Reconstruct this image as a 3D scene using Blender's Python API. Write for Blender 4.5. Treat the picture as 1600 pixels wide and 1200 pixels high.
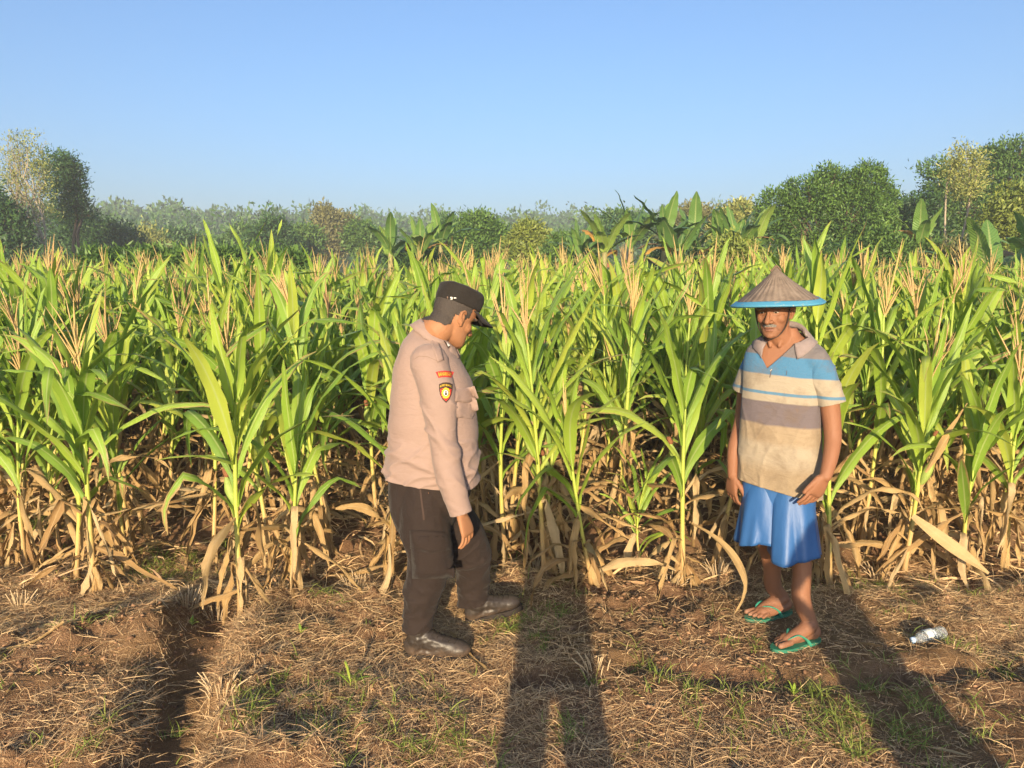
import bpy, bmesh, math, random
import numpy as np
from mathutils import Vector, Matrix, Quaternion, noise as mnoise
from mathutils.bvhtree import BVHTree

for o in list(bpy.data.objects):
    bpy.data.objects.remove(o)
scene = bpy.context.scene
C = scene.collection
R = math.radians

# ------------------------------------------------------------------ camera
CAM_H = 1.68
FPX = 1155.0                      # focal length in pixels of the 1600 px photo
HORIZON = 440.0
PITCH = math.atan((600 - HORIZON) / FPX)
cam_d = bpy.data.cameras.new('camera')
cam = bpy.data.objects.new('camera', cam_d)
C.objects.link(cam)
cam.location = (0, 0, CAM_H)
cam.rotation_euler = (math.pi / 2 - PITCH, 0, 0)
cam_d.sensor_width = 36.0
cam_d.lens = 36.0 * FPX / 1600.0
cam_d.clip_start = 0.05
cam_d.clip_end = 5000
scene.camera = cam

# ------------------------------------------------------------------ world, sun, exposure
SUN_EL = R(13.0)
SHADOW_AZ = math.atan2(62, FPX)     # shadows run away from the camera, a little to the right
world = bpy.data.worlds.new('World')
scene.world = world
world.use_nodes = True
wn = world.node_tree.nodes
wl = world.node_tree.links
for n in list(wn):
    wn.remove(n)
wo = wn.new('ShaderNodeOutputWorld')
bg = wn.new('ShaderNodeBackground')
sky = wn.new('ShaderNodeTexSky')
sky.sky_type = 'NISHITA'
sky.sun_disc = False
sky.sun_elevation = SUN_EL
sky.sun_rotation = math.pi + SHADOW_AZ
sky.altitude = 50
sky.air_density = 1.0
sky.dust_density = 3.6
sky.ozone_density = 4.6
bg.inputs['Strength'].default_value = 0.104
wl.new(sky.outputs[0], bg.inputs['Color'])
wl.new(bg.outputs[0], wo.inputs['Surface'])

sun_d = bpy.data.lights.new('sun', 'SUN')
sun = bpy.data.objects.new('sun', sun_d)
C.objects.link(sun)
sun_dir = Vector((math.sin(SHADOW_AZ) * math.cos(SUN_EL), math.cos(SHADOW_AZ) * math.cos(SUN_EL), -math.sin(SUN_EL)))
sun.rotation_euler = sun_dir.to_track_quat('-Z', 'Y').to_euler()
sun.location = (0, -6, 8)
sun_d.energy = 4.1
sun_d.angle = R(0.53)
sun_d.color = (1.0, 0.79, 0.52)

scene.view_settings.view_transform = 'Standard'
scene.view_settings.look = 'None'
scene.view_settings.exposure = 1.35
scene.view_settings.gamma = 1.0
scene.view_settings.use_curve_mapping = False
scene.render.engine = 'CYCLES'
scene.cycles.volume_bounces = 0
scene.cycles.transparent_max_bounces = 8

# ------------------------------------------------------------------ pixel helpers (photo pixels, 1600 x 1200)
def ray(px, py):
    f = Vector((0, math.cos(PITCH), -math.sin(PITCH)))
    u = Vector((0, math.sin(PITCH), math.cos(PITCH)))
    return f + Vector((1, 0, 0)) * ((px - 800) / FPX) + u * ((600 - py) / FPX)
def at(px, py, depth):
    """point on the pixel's ray whose world y is depth"""
    d = ray(px, py)
    t = depth / d.y
    return Vector((d.x * t, depth, CAM_H + d.z * t))
def gnd(px, py, z=0.0):
    d = ray(px, py)
    t = (z - CAM_H) / d.z
    return Vector((d.x * t, d.y * t, z))

# ------------------------------------------------------------------ object helpers
def tag(o, label=None, cat=None, group=None, kind=None):
    if label: o['label'] = label
    if cat: o['category'] = cat
    if group: o['group'] = group
    if kind: o['kind'] = kind
    return o
def link(o, parent=None):
    C.objects.link(o)
    if parent is not None:
        o.parent = parent
    return o
def empty(name, loc=(0, 0, 0), rz=0.0):
    o = bpy.data.objects.new(name, None)
    o.empty_display_size = 0.1
    C.objects.link(o)
    o.location = loc
    o.rotation_euler = (0, 0, rz)
    return o
def meshobj(name, mesh, mat=None, parent=None):
    o = bpy.data.objects.new(name, mesh)
    if mat is not None and len(mesh.materials) == 0:
        mesh.materials.append(mat)
    return link(o, parent)
def copy_tree(o, parent=None):
    c = o.copy()
    C.objects.link(c)
    c.parent = parent
    for ch in list(o.children):
        copy_tree(ch, c)
    return c

def np_mesh(name, verts, quads, uv=None, attrs=None, smooth=True, tris=None):
    """verts (n,3), quads (m,4) or (m,3); uv per vertex; attrs: dict name -> per vertex float"""
    me = bpy.data.meshes.new(name)
    verts = np.asarray(verts, dtype=np.float32)
    faces = np.asarray(quads, dtype=np.int32)
    k = faces.shape[1]
    n = len(faces)
    me.vertices.add(len(verts))
    me.vertices.foreach_set('co', verts.ravel())
    me.loops.add(n * k)
    me.loops.foreach_set('vertex_index', faces.ravel())
    me.polygons.add(n)
    me.polygons.foreach_set('loop_start', np.arange(n, dtype=np.int32) * k)
    if smooth:
        me.polygons.foreach_set('use_smooth', np.ones(n, dtype=bool))
    if uv is not None:
        l = me.uv_layers.new(name='UVMap')
        l.data.foreach_set('uv', np.asarray(uv, dtype=np.float32)[faces.ravel()].ravel())
    if attrs:
        for nm, v in attrs.items():
            v = np.asarray(v, dtype=np.float32)
            if v.ndim == 2:
                a = me.color_attributes.new(nm, 'FLOAT_COLOR', 'POINT')
                if v.shape[1] == 3:
                    v = np.concatenate([v, np.ones((len(v), 1), np.float32)], 1)
                a.data.foreach_set('color', v.ravel())
            else:
                a = me.attributes.new(nm, 'FLOAT', 'POINT')
                a.data.foreach_set('value', v)
    me.update()
    me.validate()
    return me

def grid_faces(nu, nv, wrap=False):
    """faces of a grid with nu rows and nv columns of vertices (row-major)"""
    f = []
    cols = nv if wrap else nv - 1
    for i in range(nu - 1):
        for j in range(cols):
            a = i * nv + j
            b = i * nv + (j + 1) % nv
            f.append((a, b, b + nv, a + nv))
    return np.array(f, dtype=np.int32)

# ------------------------------------------------------------------ numpy value noise
_rs = np.random.RandomState(7)
_tab = _rs.rand(256, 256).astype(np.float32)
def vnoise(x, y):
    xi = np.floor(x).astype(int); yi = np.floor(y).astype(int)
    fx = x - xi; fy = y - yi
    fx = fx * fx * (3 - 2 * fx); fy = fy * fy * (3 - 2 * fy)
    g = lambda a, b: _tab[a & 255, b & 255]
    return (g(xi, yi) * (1 - fx) + g(xi + 1, yi) * fx) * (1 - fy) + (g(xi, yi + 1) * (1 - fx) + g(xi + 1, yi + 1) * fx) * fy
def fbm(x, y, oct=4, gain=0.5):
    s = 0; a = 1; t = 0
    for i in range(oct):
        s = s + a * vnoise(x * 2 ** i + 17.3 * i, y * 2 ** i + 9.1 * i)
        t += a; a *= gain
    return s / t

# ------------------------------------------------------------------ material helper
def new_mat(name):
    m = bpy.data.materials.new(name)
    m.use_nodes = True
    nt = m.node_tree
    for n in list(nt.nodes):
        nt.nodes.remove(n)
    return m, nt
class NT:
    """tiny node builder"""
    def __init__(self, name):
        self.m, self.nt = new_mat(name)
        self.out = self.nt.nodes.new('ShaderNodeOutputMaterial')
    def n(self, kind, **kw):
        nd = self.nt.nodes.new(kind)
        for k, v in kw.items():
            if k.startswith('i_'):
                key = k[2:]
                key = int(key) if key.isdigit() else key.replace('_', ' ')
                self.set(nd.inputs[key], v)
            else:
                setattr(nd, k, v)
        return nd
    def set(self, sock, v):
        if isinstance(v, bpy.types.NodeSocket):
            self.nt.links.new(v, sock)
        elif isinstance(v, (tuple, list)) and sock.type == 'RGBA' and len(v) == 3:
            sock.default_value = (*v, 1)
        else:
            sock.default_value = v
    def attr(self, name):
        return self.n('ShaderNodeAttribute', attribute_name=name)
    def math(self, op, a, b=0.0, clamp=False):
        nd = self.n('ShaderNodeMath', operation=op, use_clamp=clamp)
        self.set(nd.inputs[0], a); self.set(nd.inputs[1], b)
        return nd.outputs[0]
    def mix(self, f, a, b, blend='MIX'):
        nd = self.n('ShaderNodeMix', data_type='RGBA', blend_type=blend)
        self.set(nd.inputs['Factor'], f); self.set(nd.inputs[6], a); self.set(nd.inputs[7], b)
        return nd.outputs[2]
    def ramp(self, f, stops, interp='LINEAR'):
        nd = self.n('ShaderNodeValToRGB')
        nd.color_ramp.interpolation = interp
        els = nd.color_ramp.elements
        while len(els) < len(stops):
            els.new(0.5)
        for e, (p, c) in zip(els, stops):
            e.position = p
            e.color = (*c, 1) if len(c) == 3 else c
        self.set(nd.inputs[0], f)
        return nd.outputs[0]
    def noise(self, scale, detail=3.0, rough=0.55, vec=None, dist=0.0):
        nd = self.n('ShaderNodeTexNoise')
        nd.inputs['Scale'].default_value = scale
        nd.inputs['Detail'].default_value = detail
        nd.inputs['Roughness'].default_value = rough
        nd.inputs['Distortion'].default_value = dist
        if vec is not None:
            self.set(nd.inputs['Vector'], vec)
        return nd.outputs[0]
    def coord(self, which='Object'):
        return self.n('ShaderNodeTexCoord').outputs[which]
    def mapping(self, vec, scale=(1, 1, 1), loc=(0, 0, 0), rot=(0, 0, 0)):
        nd = self.n('ShaderNodeMapping')
        self.set(nd.inputs[0], vec)
        nd.inputs['Scale'].default_value = scale
        nd.inputs['Location'].default_value = loc
        nd.inputs['Rotation'].default_value = rot
        return nd.outputs[0]
    def bump(self, h, strength=0.3, dist=0.01):
        nd = self.n('ShaderNodeBump')
        nd.inputs['Strength'].default_value = strength
        nd.inputs['Distance'].default_value = dist
        self.set(nd.inputs['Height'], h)
        return nd.outputs[0]
    def principled(self, color, rough=0.7, spec=0.3, normal=None, **kw):
        p = self.n('ShaderNodeBsdfPrincipled')
        self.set(p.inputs['Base Color'], color)
        self.set(p.inputs['Roughness'], rough)
        p.inputs['Specular IOR Level'].default_value = spec
        if normal is not None:
            self.set(p.inputs['Normal'], normal)
        for k, v in kw.items():
            self.set(p.inputs[k.replace('_', ' ')], v)
        return p.outputs[0]
    def finish(self, shader):
        self.nt.links.new(shader, self.out.inputs['Surface'])
        return self.m
    def add_translucent(self, shader, color, fac, normal=None):
        t = self.n('ShaderNodeBsdfTranslucent')
        self.set(t.inputs['Color'], color)
        mx = self.n('ShaderNodeMixShader')
        self.set(mx.inputs[0], fac)
        self.nt.links.new(shader, mx.inputs[1]); self.nt.links.new(t.outputs[0], mx.inputs[2])
        return mx.outputs[0]
def simple_mat(name, color, rough=0.7, spec=0.3, var=0.15, scale=20, bump=0.0, bscale=80, **kw):
    t = NT(name)
    v = t.coord('Object')
    n = t.noise(scale, 4, 0.6, v)
    c = t.mix(n, tuple(x * (1 - var) for x in color), tuple(min(1, x * (1 + var)) for x in color))
    nm = t.bump(t.noise(bscale, 3, 0.6, v), bump, 0.004) if bump else None
    return t.finish(t.principled(c, rough, spec, nm, **kw))
# ================================================================== GROUND
def seg_dist(x, y, a, b):
    ax, ay, bx, by = a[0], a[1], b[0], b[1]
    dx, dy = bx - ax, by - ay
    t = np.clip(((x - ax) * dx + (y - ay) * dy) / (dx * dx + dy * dy), 0, 1)
    return np.hypot(x - ax - t * dx, y - ay - t * dy), t
TRENCH = [gnd(345, 950), gnd(318, 1000), gnd(290, 1070), gnd(255, 1200), gnd(225, 1330)]
HOLE = gnd(868, 1062)
DITCH = [gnd(985, 1045), gnd(1130, 1058), gnd(1320, 1062), gnd(1460, 1046), gnd(1700, 1052)]
def smooth(e0, e1, x):
    t = np.clip((x - e0) / (e1 - e0), 0, 1)
    return t * t * (3 - 2 * t)
def hill(x, y):
    d = np.hypot(x, y)
    h = 12.0 * smooth(60, 210, d) + 4.5 * smooth(60, 240, x + 0.25 * y) * smooth(70, 200, d)
    return h
def gheight(x, y):
    x = np.asarray(x, dtype=np.float64); y = np.asarray(y, dtype=np.float64)
    near = 1 - smooth(8, 30, np.hypot(x, y))
    h = (fbm(x * 1.3 + 4, y * 1.3, 3) - 0.5) * 0.09
    h += (fbm(x * 5 + 40, y * 5 + 3, 4, 0.6) - 0.5) * 0.085
    cl = fbm(x * 11 + 90, y * 11 + 13, 3, 0.6)                   # clods
    h += np.clip(cl - 0.50, 0, 1) * 0.20 * smooth(0.42, 0.62, fbm(x * 1.7 + 7, y * 1.7 + 31, 2))
    h *= near
    for mx, my, r, a in MOUNDS:
        h += a * np.exp(-((x - mx) ** 2 + ((y - my) * 1.3) ** 2) / r ** 2) * (0.2 + 1.6 * fbm(x * 9 + 2, y * 9 + 9, 4, .65))
    d = np.full(x.shape, 9.0)
    for a, b in zip(TRENCH[:-1], TRENCH[1:]):
        d = np.minimum(d, seg_dist(x, y, a, b)[0])
    wob = (fbm(x * 6, y * 6 + 55, 3) - 0.5) * 0.09
    h -= 0.095 * (1 - smooth(0.02, 0.19, d + wob))
    h += 0.035 * np.exp(-((d - 0.24) / 0.09) ** 2)
    d = np.full(x.shape, 9.0)
    for a, b in zip(DITCH[:-1], DITCH[1:]):
        d = np.minimum(d, seg_dist(x, y, a, b)[0])
    h -= 0.055 * (1 - smooth(0.01, 0.11, d + wob * 0.9))
    d = np.hypot((x - HOLE.x) * 0.8, (y - HOLE.y) * 1.5)
    h -= 0.10 * (1 - smooth(0.03, 0.2, d + wob))
    # low step down into the worked soil of the field
    e = y - (3.98 + 0.16 * np.sin(x * 1.9 + 0.6) + (fbm(x * 3 + 3, y * 3, 2) - 0.5) * 0.35)
    h -= 0.085 * smooth(-0.10, 0.06, e) * (1 - smooth(0.3, 0.8, e)) * near
    for fx, fy, r in FEET:                                        # trodden flat
        h = h * smooth(r, r + 0.16, np.hypot(x - fx, y - fy))
    return h + hill(x, y)
MOUNDS = [(gnd(a, b).x, gnd(a, b).y, r, h) for a, b, r, h in ((215, 1000, .26, .10), (80, 1040, .35, .07), (130, 1150, .3, .06), (430, 1010, .2, .05))]
FEET = [(-0.33, 3.14, .2), (-0.12, 3.49, .2), (1.27, 3.53, .2), (1.32, 3.24, .2)]
def zg(x, y):
    return float(gheight(np.array([x]), np.array([y]))[0])

def build_ground():
    fx = np.arange(-3.7, 3.72, 0.024)
    gx = [3.73]
    st = 0.03
    while gx[-1] < 330:
        st *= 1.17
        gx.append(gx[-1] + st)
    gx = np.array(gx)
    xs = np.concatenate([-gx[::-1] , fx, gx])
    ys = [1.7]
    while ys[-1] < 5.0: ys.append(ys[-1] + 0.02)
    st = 0.022
    while ys[-1] < 420:
        st *= 1.07
        ys.append(ys[-1] + min(st, 12))
    back = [1.6]
    st = 0.1
    while back[-1] > -40:
        st *= 1.3
        back.append(back[-1] - st)
    ys = np.array(back[::-1] + ys)
    X, Y = np.meshgrid(xs, ys)
    Z = gheight(X.ravel(), Y.ravel())
    V = np.stack([X.ravel(), Y.ravel(), Z], 1)
    nx, ny = len(xs), len(ys)
    i = np.arange(ny - 1)[:, None] * nx + np.arange(nx - 1)[None, :]
    F = np.stack([i, i + 1, i + 1 + nx, i + nx], -1).reshape(-1, 4)
    t = NT('field_soil')
    v = t.coord('Object')
    big = t.noise(0.9, 4, 0.6, v)
    mid = t.noise(7, 5, 0.65, v)
    fine = t.noise(60, 4, 0.7, v)
    c = t.ramp(mid, [(0.25, (0.11, 0.052, 0.026)), (0.5, (0.23, 0.125, 0.066)), (0.75, (0.36, 0.21, 0.118))])
    c2 = t.ramp(fine, [(0.3, (0.085, 0.042, 0.022)), (0.7, (0.40, 0.25, 0.145))])
    c = t.mix(0.45, c, c2)
    c = t.mix(t.math('MULTIPLY', t.ramp(big, [(0.45, (0, 0, 0)), (0.6, (1, 1, 1))]), 0.6), c, (0.24, 0.15, 0.07))
    # far ground: grass and scrub
    sep = t.n('ShaderNodeSeparateXYZ'); t.set(sep.inputs[0], v)
    far = t.math('DIVIDE', t.math('SUBTRACT', sep.outputs[1], 14.0), 10.0, True)
    gr = t.mix(t.noise(0.6, 4, 0.6, v), (0.045, 0.075, 0.018), (0.12, 0.12, 0.04))
    c = t.mix(far, c, gr)
    h = t.math('ADD', t.math('MULTIPLY', fine, 0.5), t.noise(220, 2, 0.6, v))
    m = t.finish(t.principled(c, 0.95, 0.1, t.bump(h, 0.9, 0.02)))
    me = np_mesh('ground', V, F)
    tag(meshobj('ground', me, m), kind='structure')
build_ground()

# ------------------------------------------------------------------ straw litter and grass (stuff)
def blades(n, xy, length, width, lift, colfun, rs, az=None, curve=0.5, segs=3):
    """n thin bent strips lying on / standing in the ground; returns verts, faces, colour"""
    x, y = xy
    a = rs.rand(n) * 2 * np.pi if az is None else az
    L = length
    tt = np.linspace(0, 1, segs + 1)
    bend = (rs.rand(n) - 0.5) * 2 * curve
    lift0 = lift
    zg0 = gheight(x, y)
    P = np.zeros((n, segs + 1, 3))
    px, py, pz = x.copy(), y.copy(), zg0 + 0.002 + rs.rand(n) * 0.012
    P[:, 0] = np.stack([px, py, pz], 1)
    for k in range(1, segs + 1):
        aa = a + bend * k / segs
        el = lift0 * (1 - 0.9 * (k / segs) ** 1.3) if np.ndim(lift0) else np.full(n, lift0)
        px = px + np.cos(aa) * np.cos(el) * L / segs
        py = py + np.sin(aa) * np.cos(el) * L / segs
        pz = pz + np.sin(el) * L / segs
        P[:, k] = np.stack([px, py, pz], 1)
    # keep above ground
    gz = gheight(P[:, :, 0].ravel(), P[:, :, 1].ravel()).reshape(n, segs + 1)
    P[:, 1:, 2] = np.maximum(P[:, 1:, 2], gz[:, 1:] + 0.003)
    S = np.stack([-np.sin(a), np.cos(a), (rs.rand(n) - 0.5) * 1.6], 1)
    S /= np.linalg.norm(S, axis=1)[:, None]
    w = width[:, None] * (1 - 0.85 * tt[None, :] ** 2)
    A = P + S[:, None, :] * w[:, :, None] / 2
    B = P - S[:, None, :] * w[:, :, None] / 2
    V = np.stack([A, B], 2).reshape(n, -1, 3)      # n, (segs+1)*2, 3
    m = (segs + 1) * 2
    f = np.array([[2 * k, 2 * k + 1, 2 * k + 3, 2 * k + 2] for k in range(segs)])
    F = (np.arange(n)[:, None, None] * m + f[None]).reshape(-1, 4)
    col = colfun(n)
    col = np.repeat(col, m, axis=0)
    return V.reshape(-1, 3), F, col
def litter_mat(name, transl=0.0, rough=0.8):
    t = NT(name)
    c = t.attr('Col').outputs['Color']
    s = t.principled(c, rough, 0.25)
    if transl:
        s = t.add_translucent(s, c, transl)
    return t.finish(s)
M_LITTER = litter_mat('dry_straw')
M_GRASS = litter_mat('grass_blade', 0.3, 0.5)
rs = np.random.RandomState(11)
def sample_xy(n, y0, y1, dens, pad=1.3):
    """points in the view wedge, kept with probability dens(x, y)"""
    xs, ys = [], []
    tot = 0
    while tot < n:
        m = n * 2
        y = np.sqrt(rs.rand(m) * (y1 ** 2 - y0 ** 2) + y0 ** 2)
        x = (rs.rand(m) * 2 - 1) * (0.70 * y + pad)
        k = rs.rand(m) < dens(x, y)
        xs.append(x[k]); ys.append(y[k]); tot += k.sum()
    return np.concatenate(xs)[:n], np.concatenate(ys)[:n]
def not_ditch(x, y):
    d = np.full(x.shape, 9.0)
    for a, b in zip(TRENCH[:-1], TRENCH[1:]):
        d = np.minimum(d, seg_dist(x, y, a, b)[0])
    d2 = np.full(x.shape, 9.0)
    for a, b in zip(DITCH[:-1], DITCH[1:]):
        d2 = np.minimum(d2, seg_dist(x, y, a, b)[0])
    d3 = np.hypot((x - HOLE.x) * 0.8, (y - HOLE.y) * 1.5)
    return smooth(0.03, 0.15, d) * smooth(0.0, 0.07, d2) * smooth(0.05, 0.22, d3)
def straw_col(n):
    t = rs.rand(n, 1)
    a = np.array([0.27, 0.15, 0.075]); b = np.array([0.80, 0.56, 0.29])
    c = a * (1 - t) + b * t
    g = rs.rand(n, 1) < 0.15
    return np.where(g, c * np.array([0.62, 0.62, 0.68]), c)
def build_litter():
    V, F, K = [], [], []
    off = 0
    def put(v, f, c):
        nonlocal off
        V.append(v); F.append(f + off); K.append(c); off += len(v)
    # matted dry grass on the bank in front of the field
    dens = lambda x, y: np.clip((fbm(x * 1.6 + 3, y * 1.6 + 8, 3) - 0.28) * 3.2, 0.22, 1) * not_ditch(x, y) * (1 - 0.55 * smooth(4.0, 4.6, y)) * (1 - 0.8 * np.exp(-(((x - 0.55) / 0.55) ** 2 + ((y - 3.78) / 0.16) ** 2)))
    n = 170000
    x, y = sample_xy(n, 2.3, 4.5, dens)
    L = 0.02 + rs.rand(n) ** 2.5 * 0.11
    put(*blades(n, (x, y), L, 0.0011 + rs.rand(n) ** 2 * 0.0026, rs.rand(n) ** 2 * 0.8, straw_col, rs, curve=0.6, segs=2))
    # coarser straw and shredded leaf under the corn
    n = 19000
    x, y = sample_xy(n, 3.9, 9.5, lambda x, y: np.clip((fbm(x * 2.1, y * 2.1 + 70, 3) - 0.33) * 3, 0.1, 1) * (1 - 0.6 * smooth(5, 9, y)))
    L = 0.08 + rs.rand(n) ** 1.5 * 0.26
    put(*blades(n, (x, y), L, 0.004 + rs.rand(n) ** 3 * 0.018, rs.rand(n) ** 2 * 0.8,
                lambda n: straw_col(n) * 1.15, rs, curve=1.2))
    me = np_mesh('dry_straw_litter', np.concatenate(V), np.concatenate(F), attrs={'Col': np.concatenate(K)}, smooth=False)
    tag(meshobj('dry_straw_litter', me, M_LITTER), 'matted dry brown grass and straw lying over the soil', 'straw', kind='stuff')
build_litter()
GRASS_SPOTS = [(820, 975, 0.20, 1.0), (790, 1000, .16, .8), (560, 1080, .16, .5), (440, 1100, .22, .6), (150, 1000, .15, .5), (140, 1180, .2, .5),
               (640, 1150, .25, .6), (720, 1170, .2, .6), (890, 1150, .15, .5), (1000, 1060, .2, .4), (1060, 1080, .18, .5), (1150, 1070, .2, .4),
               (1290, 1110, .22, .8), (1400, 1130, .28, .8), (1480, 1100, .2, .7), (1330, 900, .25, .6), (1400, 905, .22, .7), (1350, 1050, .15, .5),
               (1480, 1010, .15, .6), (1300, 1170, .25, .7), (1450, 1180, .3, .6), (290, 860, .3, 1.4), (260, 880, .25, 1.4), (40, 830, .45, 1.2),
               (100, 800, .4, 1.0), (20, 760, .4, .9), (780, 850, .2, .7), (790, 890, .2, .5), (1510, 920, .2, .4), (1180, 1010, .15, .4),
               (600, 1190, .2, .5), (380, 1140, .2, .5), (480, 1180, .2, .5), (330, 770, .3, .6), (1100, 1130, .2, .35), (540, 1120, .2, .3),
               (1560, 1050, .15, .3), (520, 930, .15, .3), (1390, 960, .1, .3), (640, 1090, .15, .4)]
def build_grass():
    xs, ys = [], []
    for px, py, r, d in GRASS_SPOTS:
        g = gnd(px, py)
        k = int(200 * d * (r / 0.2) ** 1.2)
        m = max(3, int(k / 14))                     # grown in little tufts
        cx = g.x + rs.randn(m) * r * 0.6; cy = g.y + rs.randn(m) * r * 0.45
        j = rs.randint(0, m, k)
        xs.append(cx[j] + rs.randn(k) * 0.018); ys.append(cy[j] + rs.randn(k) * 0.018)
    m = 280
    cx, cy = sample_xy(m, 2.35, 6.5, lambda x, y: np.clip((fbm(x * 1.2 + 33, y * 1.2, 3) - 0.42) * 4, 0.02, 1))
    j = rs.randint(0, m, 1500)
    xs.append(cx[j] + rs.randn(1500) * 0.02); ys.append(cy[j] + rs.randn(1500) * 0.02)
    x = np.concatenate(xs); y = np.concatenate(ys)
    n = len(x)
    def col(n):
        t = rs.rand(n, 1)
        return np.array([0.11, 0.19, 0.03]) * (1 - t) + np.array([0.32, 0.34, 0.08]) * t
    v, f, c = blades(n, (x, y), 0.025 + rs.rand(n) ** 1.6 * 0.085, 0.0022 + rs.rand(n) * 0.0026, 0.5 + rs.rand(n) * 0.95, col, rs, curve=0.7, segs=4)
    me = np_mesh('green_grass', v, f, attrs={'Col': c}, smooth=False)
    tag(meshobj('green_grass', me, M_GRASS), 'short green grass tufts growing through the dry straw', 'grass', kind='stuff')
build_grass()

# ------------------------------------------------------------------ crumbled soil (stuff)
def build_clods():
    n = 28000
    x, y = sample_xy(n, 2.3, 5.4, lambda x, y: np.clip((fbm(x * 2.2 + 13, y * 2.2 + 4, 3) - 0.36) * 3.5, .05, 1) + sum(np.exp(-((x - m[0]) ** 2 + (y - m[1]) ** 2) / m[2] ** 2) for m in MOUNDS[:4]))
    r = 0.002 + 0.013 * rs.rand(n) ** 7 + 0.004 * rs.rand(n)
    z = gheight(x, y)
    base = np.array([(1, 0, 0), (-1, 0, 0), (0, 1, 0), (0, -1, 0), (0, 0, 1), (0, 0, -1)], float)
    f = np.array([(0, 2, 4), (2, 1, 4), (1, 3, 4), (3, 0, 4), (2, 0, 5), (1, 2, 5), (3, 1, 5), (0, 3, 5)])
    V = base[None] * (0.6 + 0.7 * rs.rand(n, 6, 1)) * r[:, None, None] + rs.randn(n, 6, 3) * r[:, None, None] * .18
    V[:, :, 2] *= .6
    a = rs.rand(n) * 6.28
    c, s_ = np.cos(a)[:, None], np.sin(a)[:, None]
    X = V[:, :, 0] * c - V[:, :, 1] * s_; Y = V[:, :, 0] * s_ + V[:, :, 1] * c
    V = np.stack([X + x[:, None], Y + y[:, None], V[:, :, 2] + z[:, None] + r[:, None] * .25], -1)
    F = (np.arange(n)[:, None, None] * 6 + f[None]).reshape(-1, 3)
    t = rs.rand(n, 1)
    col = np.array([0.13, 0.068, 0.036]) * (1 - t) + np.array([0.36, 0.21, 0.115]) * t
    me = np_mesh('soil_clods', V.reshape(-1, 3), F, attrs={'Col': np.repeat(col, 6, 0)}, smooth=True)
    tag(meshobj('soil_clods', me, M_LITTER), 'small crumbled clods of reddish brown soil', 'soil', kind='stuff')
build_clods()
# ================================================================== CORN
def leaf_mat(name, kind):
    t = NT(name)
    uv = t.n('ShaderNodeUVMap').outputs[0]
    sep = t.n('ShaderNodeSeparateXYZ'); t.set(sep.inputs[0], uv)
    u, v = sep.outputs[0], sep.outputs[1]
    rnd = t.n('ShaderNodeObjectInfo').outputs['Random']
    tint = t.math('FRACT', t.math('ADD', rnd, t.attr('rnd').outputs['Fac']))
    ob = t.coord('Object')
    d = t.math('ABSOLUTE', t.math('SUBTRACT', u, 0.5))          # 0 midrib .. 0.5 edge
    rib = t.ramp(d, [(0.0, (1, 1, 1)), (0.035, (1, 1, 1)), (0.075, (0, 0, 0))])
    veins = t.math('SINE', t.math('MULTIPLY', u, 150.0))
    if kind == 'green':
        c = t.ramp(tint, [(0.0, (0.12, 0.24, 0.032)), (0.35, (0.215, 0.35, 0.04)), (0.75, (0.31, 0.43, 0.05)), (1.0, (0.43, 0.47, 0.07))])
        blot = t.noise(9, 3, 0.6, ob)
        c = t.mix(t.math('MULTIPLY', blot, 0.5), c, (0.28, 0.40, 0.05))
        c = t.mix(t.math('MULTIPLY', t.math('ADD', veins, 1.0), 0.07), c, (0.30, 0.42, 0.09))
        c = t.mix(t.math('MULTIPLY', rib, 0.65), c, (0.40, 0.48, 0.18))
        # yellowed, dried margins and tips on some of the leaves
        e = t.math('ADD', t.math('MULTIPLY', d, 1.1), t.math('MULTIPLY', t.math('POWER', v, 3.0), 0.55))
        e = t.math('ADD', e, t.math('MULTIPLY', t.math('SUBTRACT', t.noise(14, 4, 0.7, ob), 0.5), 0.5))
        e = t.math('ADD', e, t.math('MULTIPLY', t.math('SUBTRACT', t.attr('dry').outputs['Fac'], 0.5), 1.0))
        dry = t.ramp(e, [(0.62, (0, 0, 0)), (0.80, (1, 1, 1))])
        c = t.mix(dry, c, t.mix(t.noise(20, 3, 0.6, ob), (0.30, 0.19, 0.075), (0.46, 0.33, 0.15)))
        spk = t.ramp(t.noise(70, 2, .5, t.mapping(uv, (3, 1, 1))), [(.64, (0, 0, 0)), (.72, (1, 1, 1))])
        c = t.mix(t.math('MULTIPLY', spk, .55), c, (.26, .20, .07))
        nm = t.bump(t.math('ADD', t.math('MULTIPLY', veins, 0.5), t.math('MULTIPLY', t.noise(25, 2, 0.5, ob), 1.2)), 0.30, 0.003)
        s = t.principled(c, 0.42, 0.42, nm)
        s = t.add_translucent(s, t.mix(0.5, c, (0.32, 0.48, 0.035)), 0.30)
    else:
        c = t.ramp(tint, [(0.0, (0.32, 0.195, 0.08)), (0.4, (0.55, 0.37, 0.15)), (0.8, (0.68, 0.49, 0.23)), (1.0, (0.72, 0.57, 0.33))])
        c = t.mix(t.math('MULTIPLY', t.noise(16, 4, 0.7, ob), 0.55), c, (0.25, 0.14, 0.065))
        c = t.mix(t.math('MULTIPLY', t.math('ADD', veins, 1.0), 0.16), c, (0.22, 0.13, 0.06))
        c = t.mix(t.math('MULTIPLY', rib, 0.35), c, (0.55, 0.42, 0.24))
        nm = t.bump(t.math('ADD', t.math('MULTIPLY', veins, 0.5), t.noise(40, 3, 0.6, ob)), 0.45, 0.004)
        s = t.principled(c, 0.72, 0.25, nm)
        s = t.add_translucent(s, c, 0.25)
    return t.finish(s)
M_LEAF = leaf_mat('corn_leaf_green', 'green')
M_DRY = leaf_mat('corn_leaf_dry', 'dry')
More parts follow.
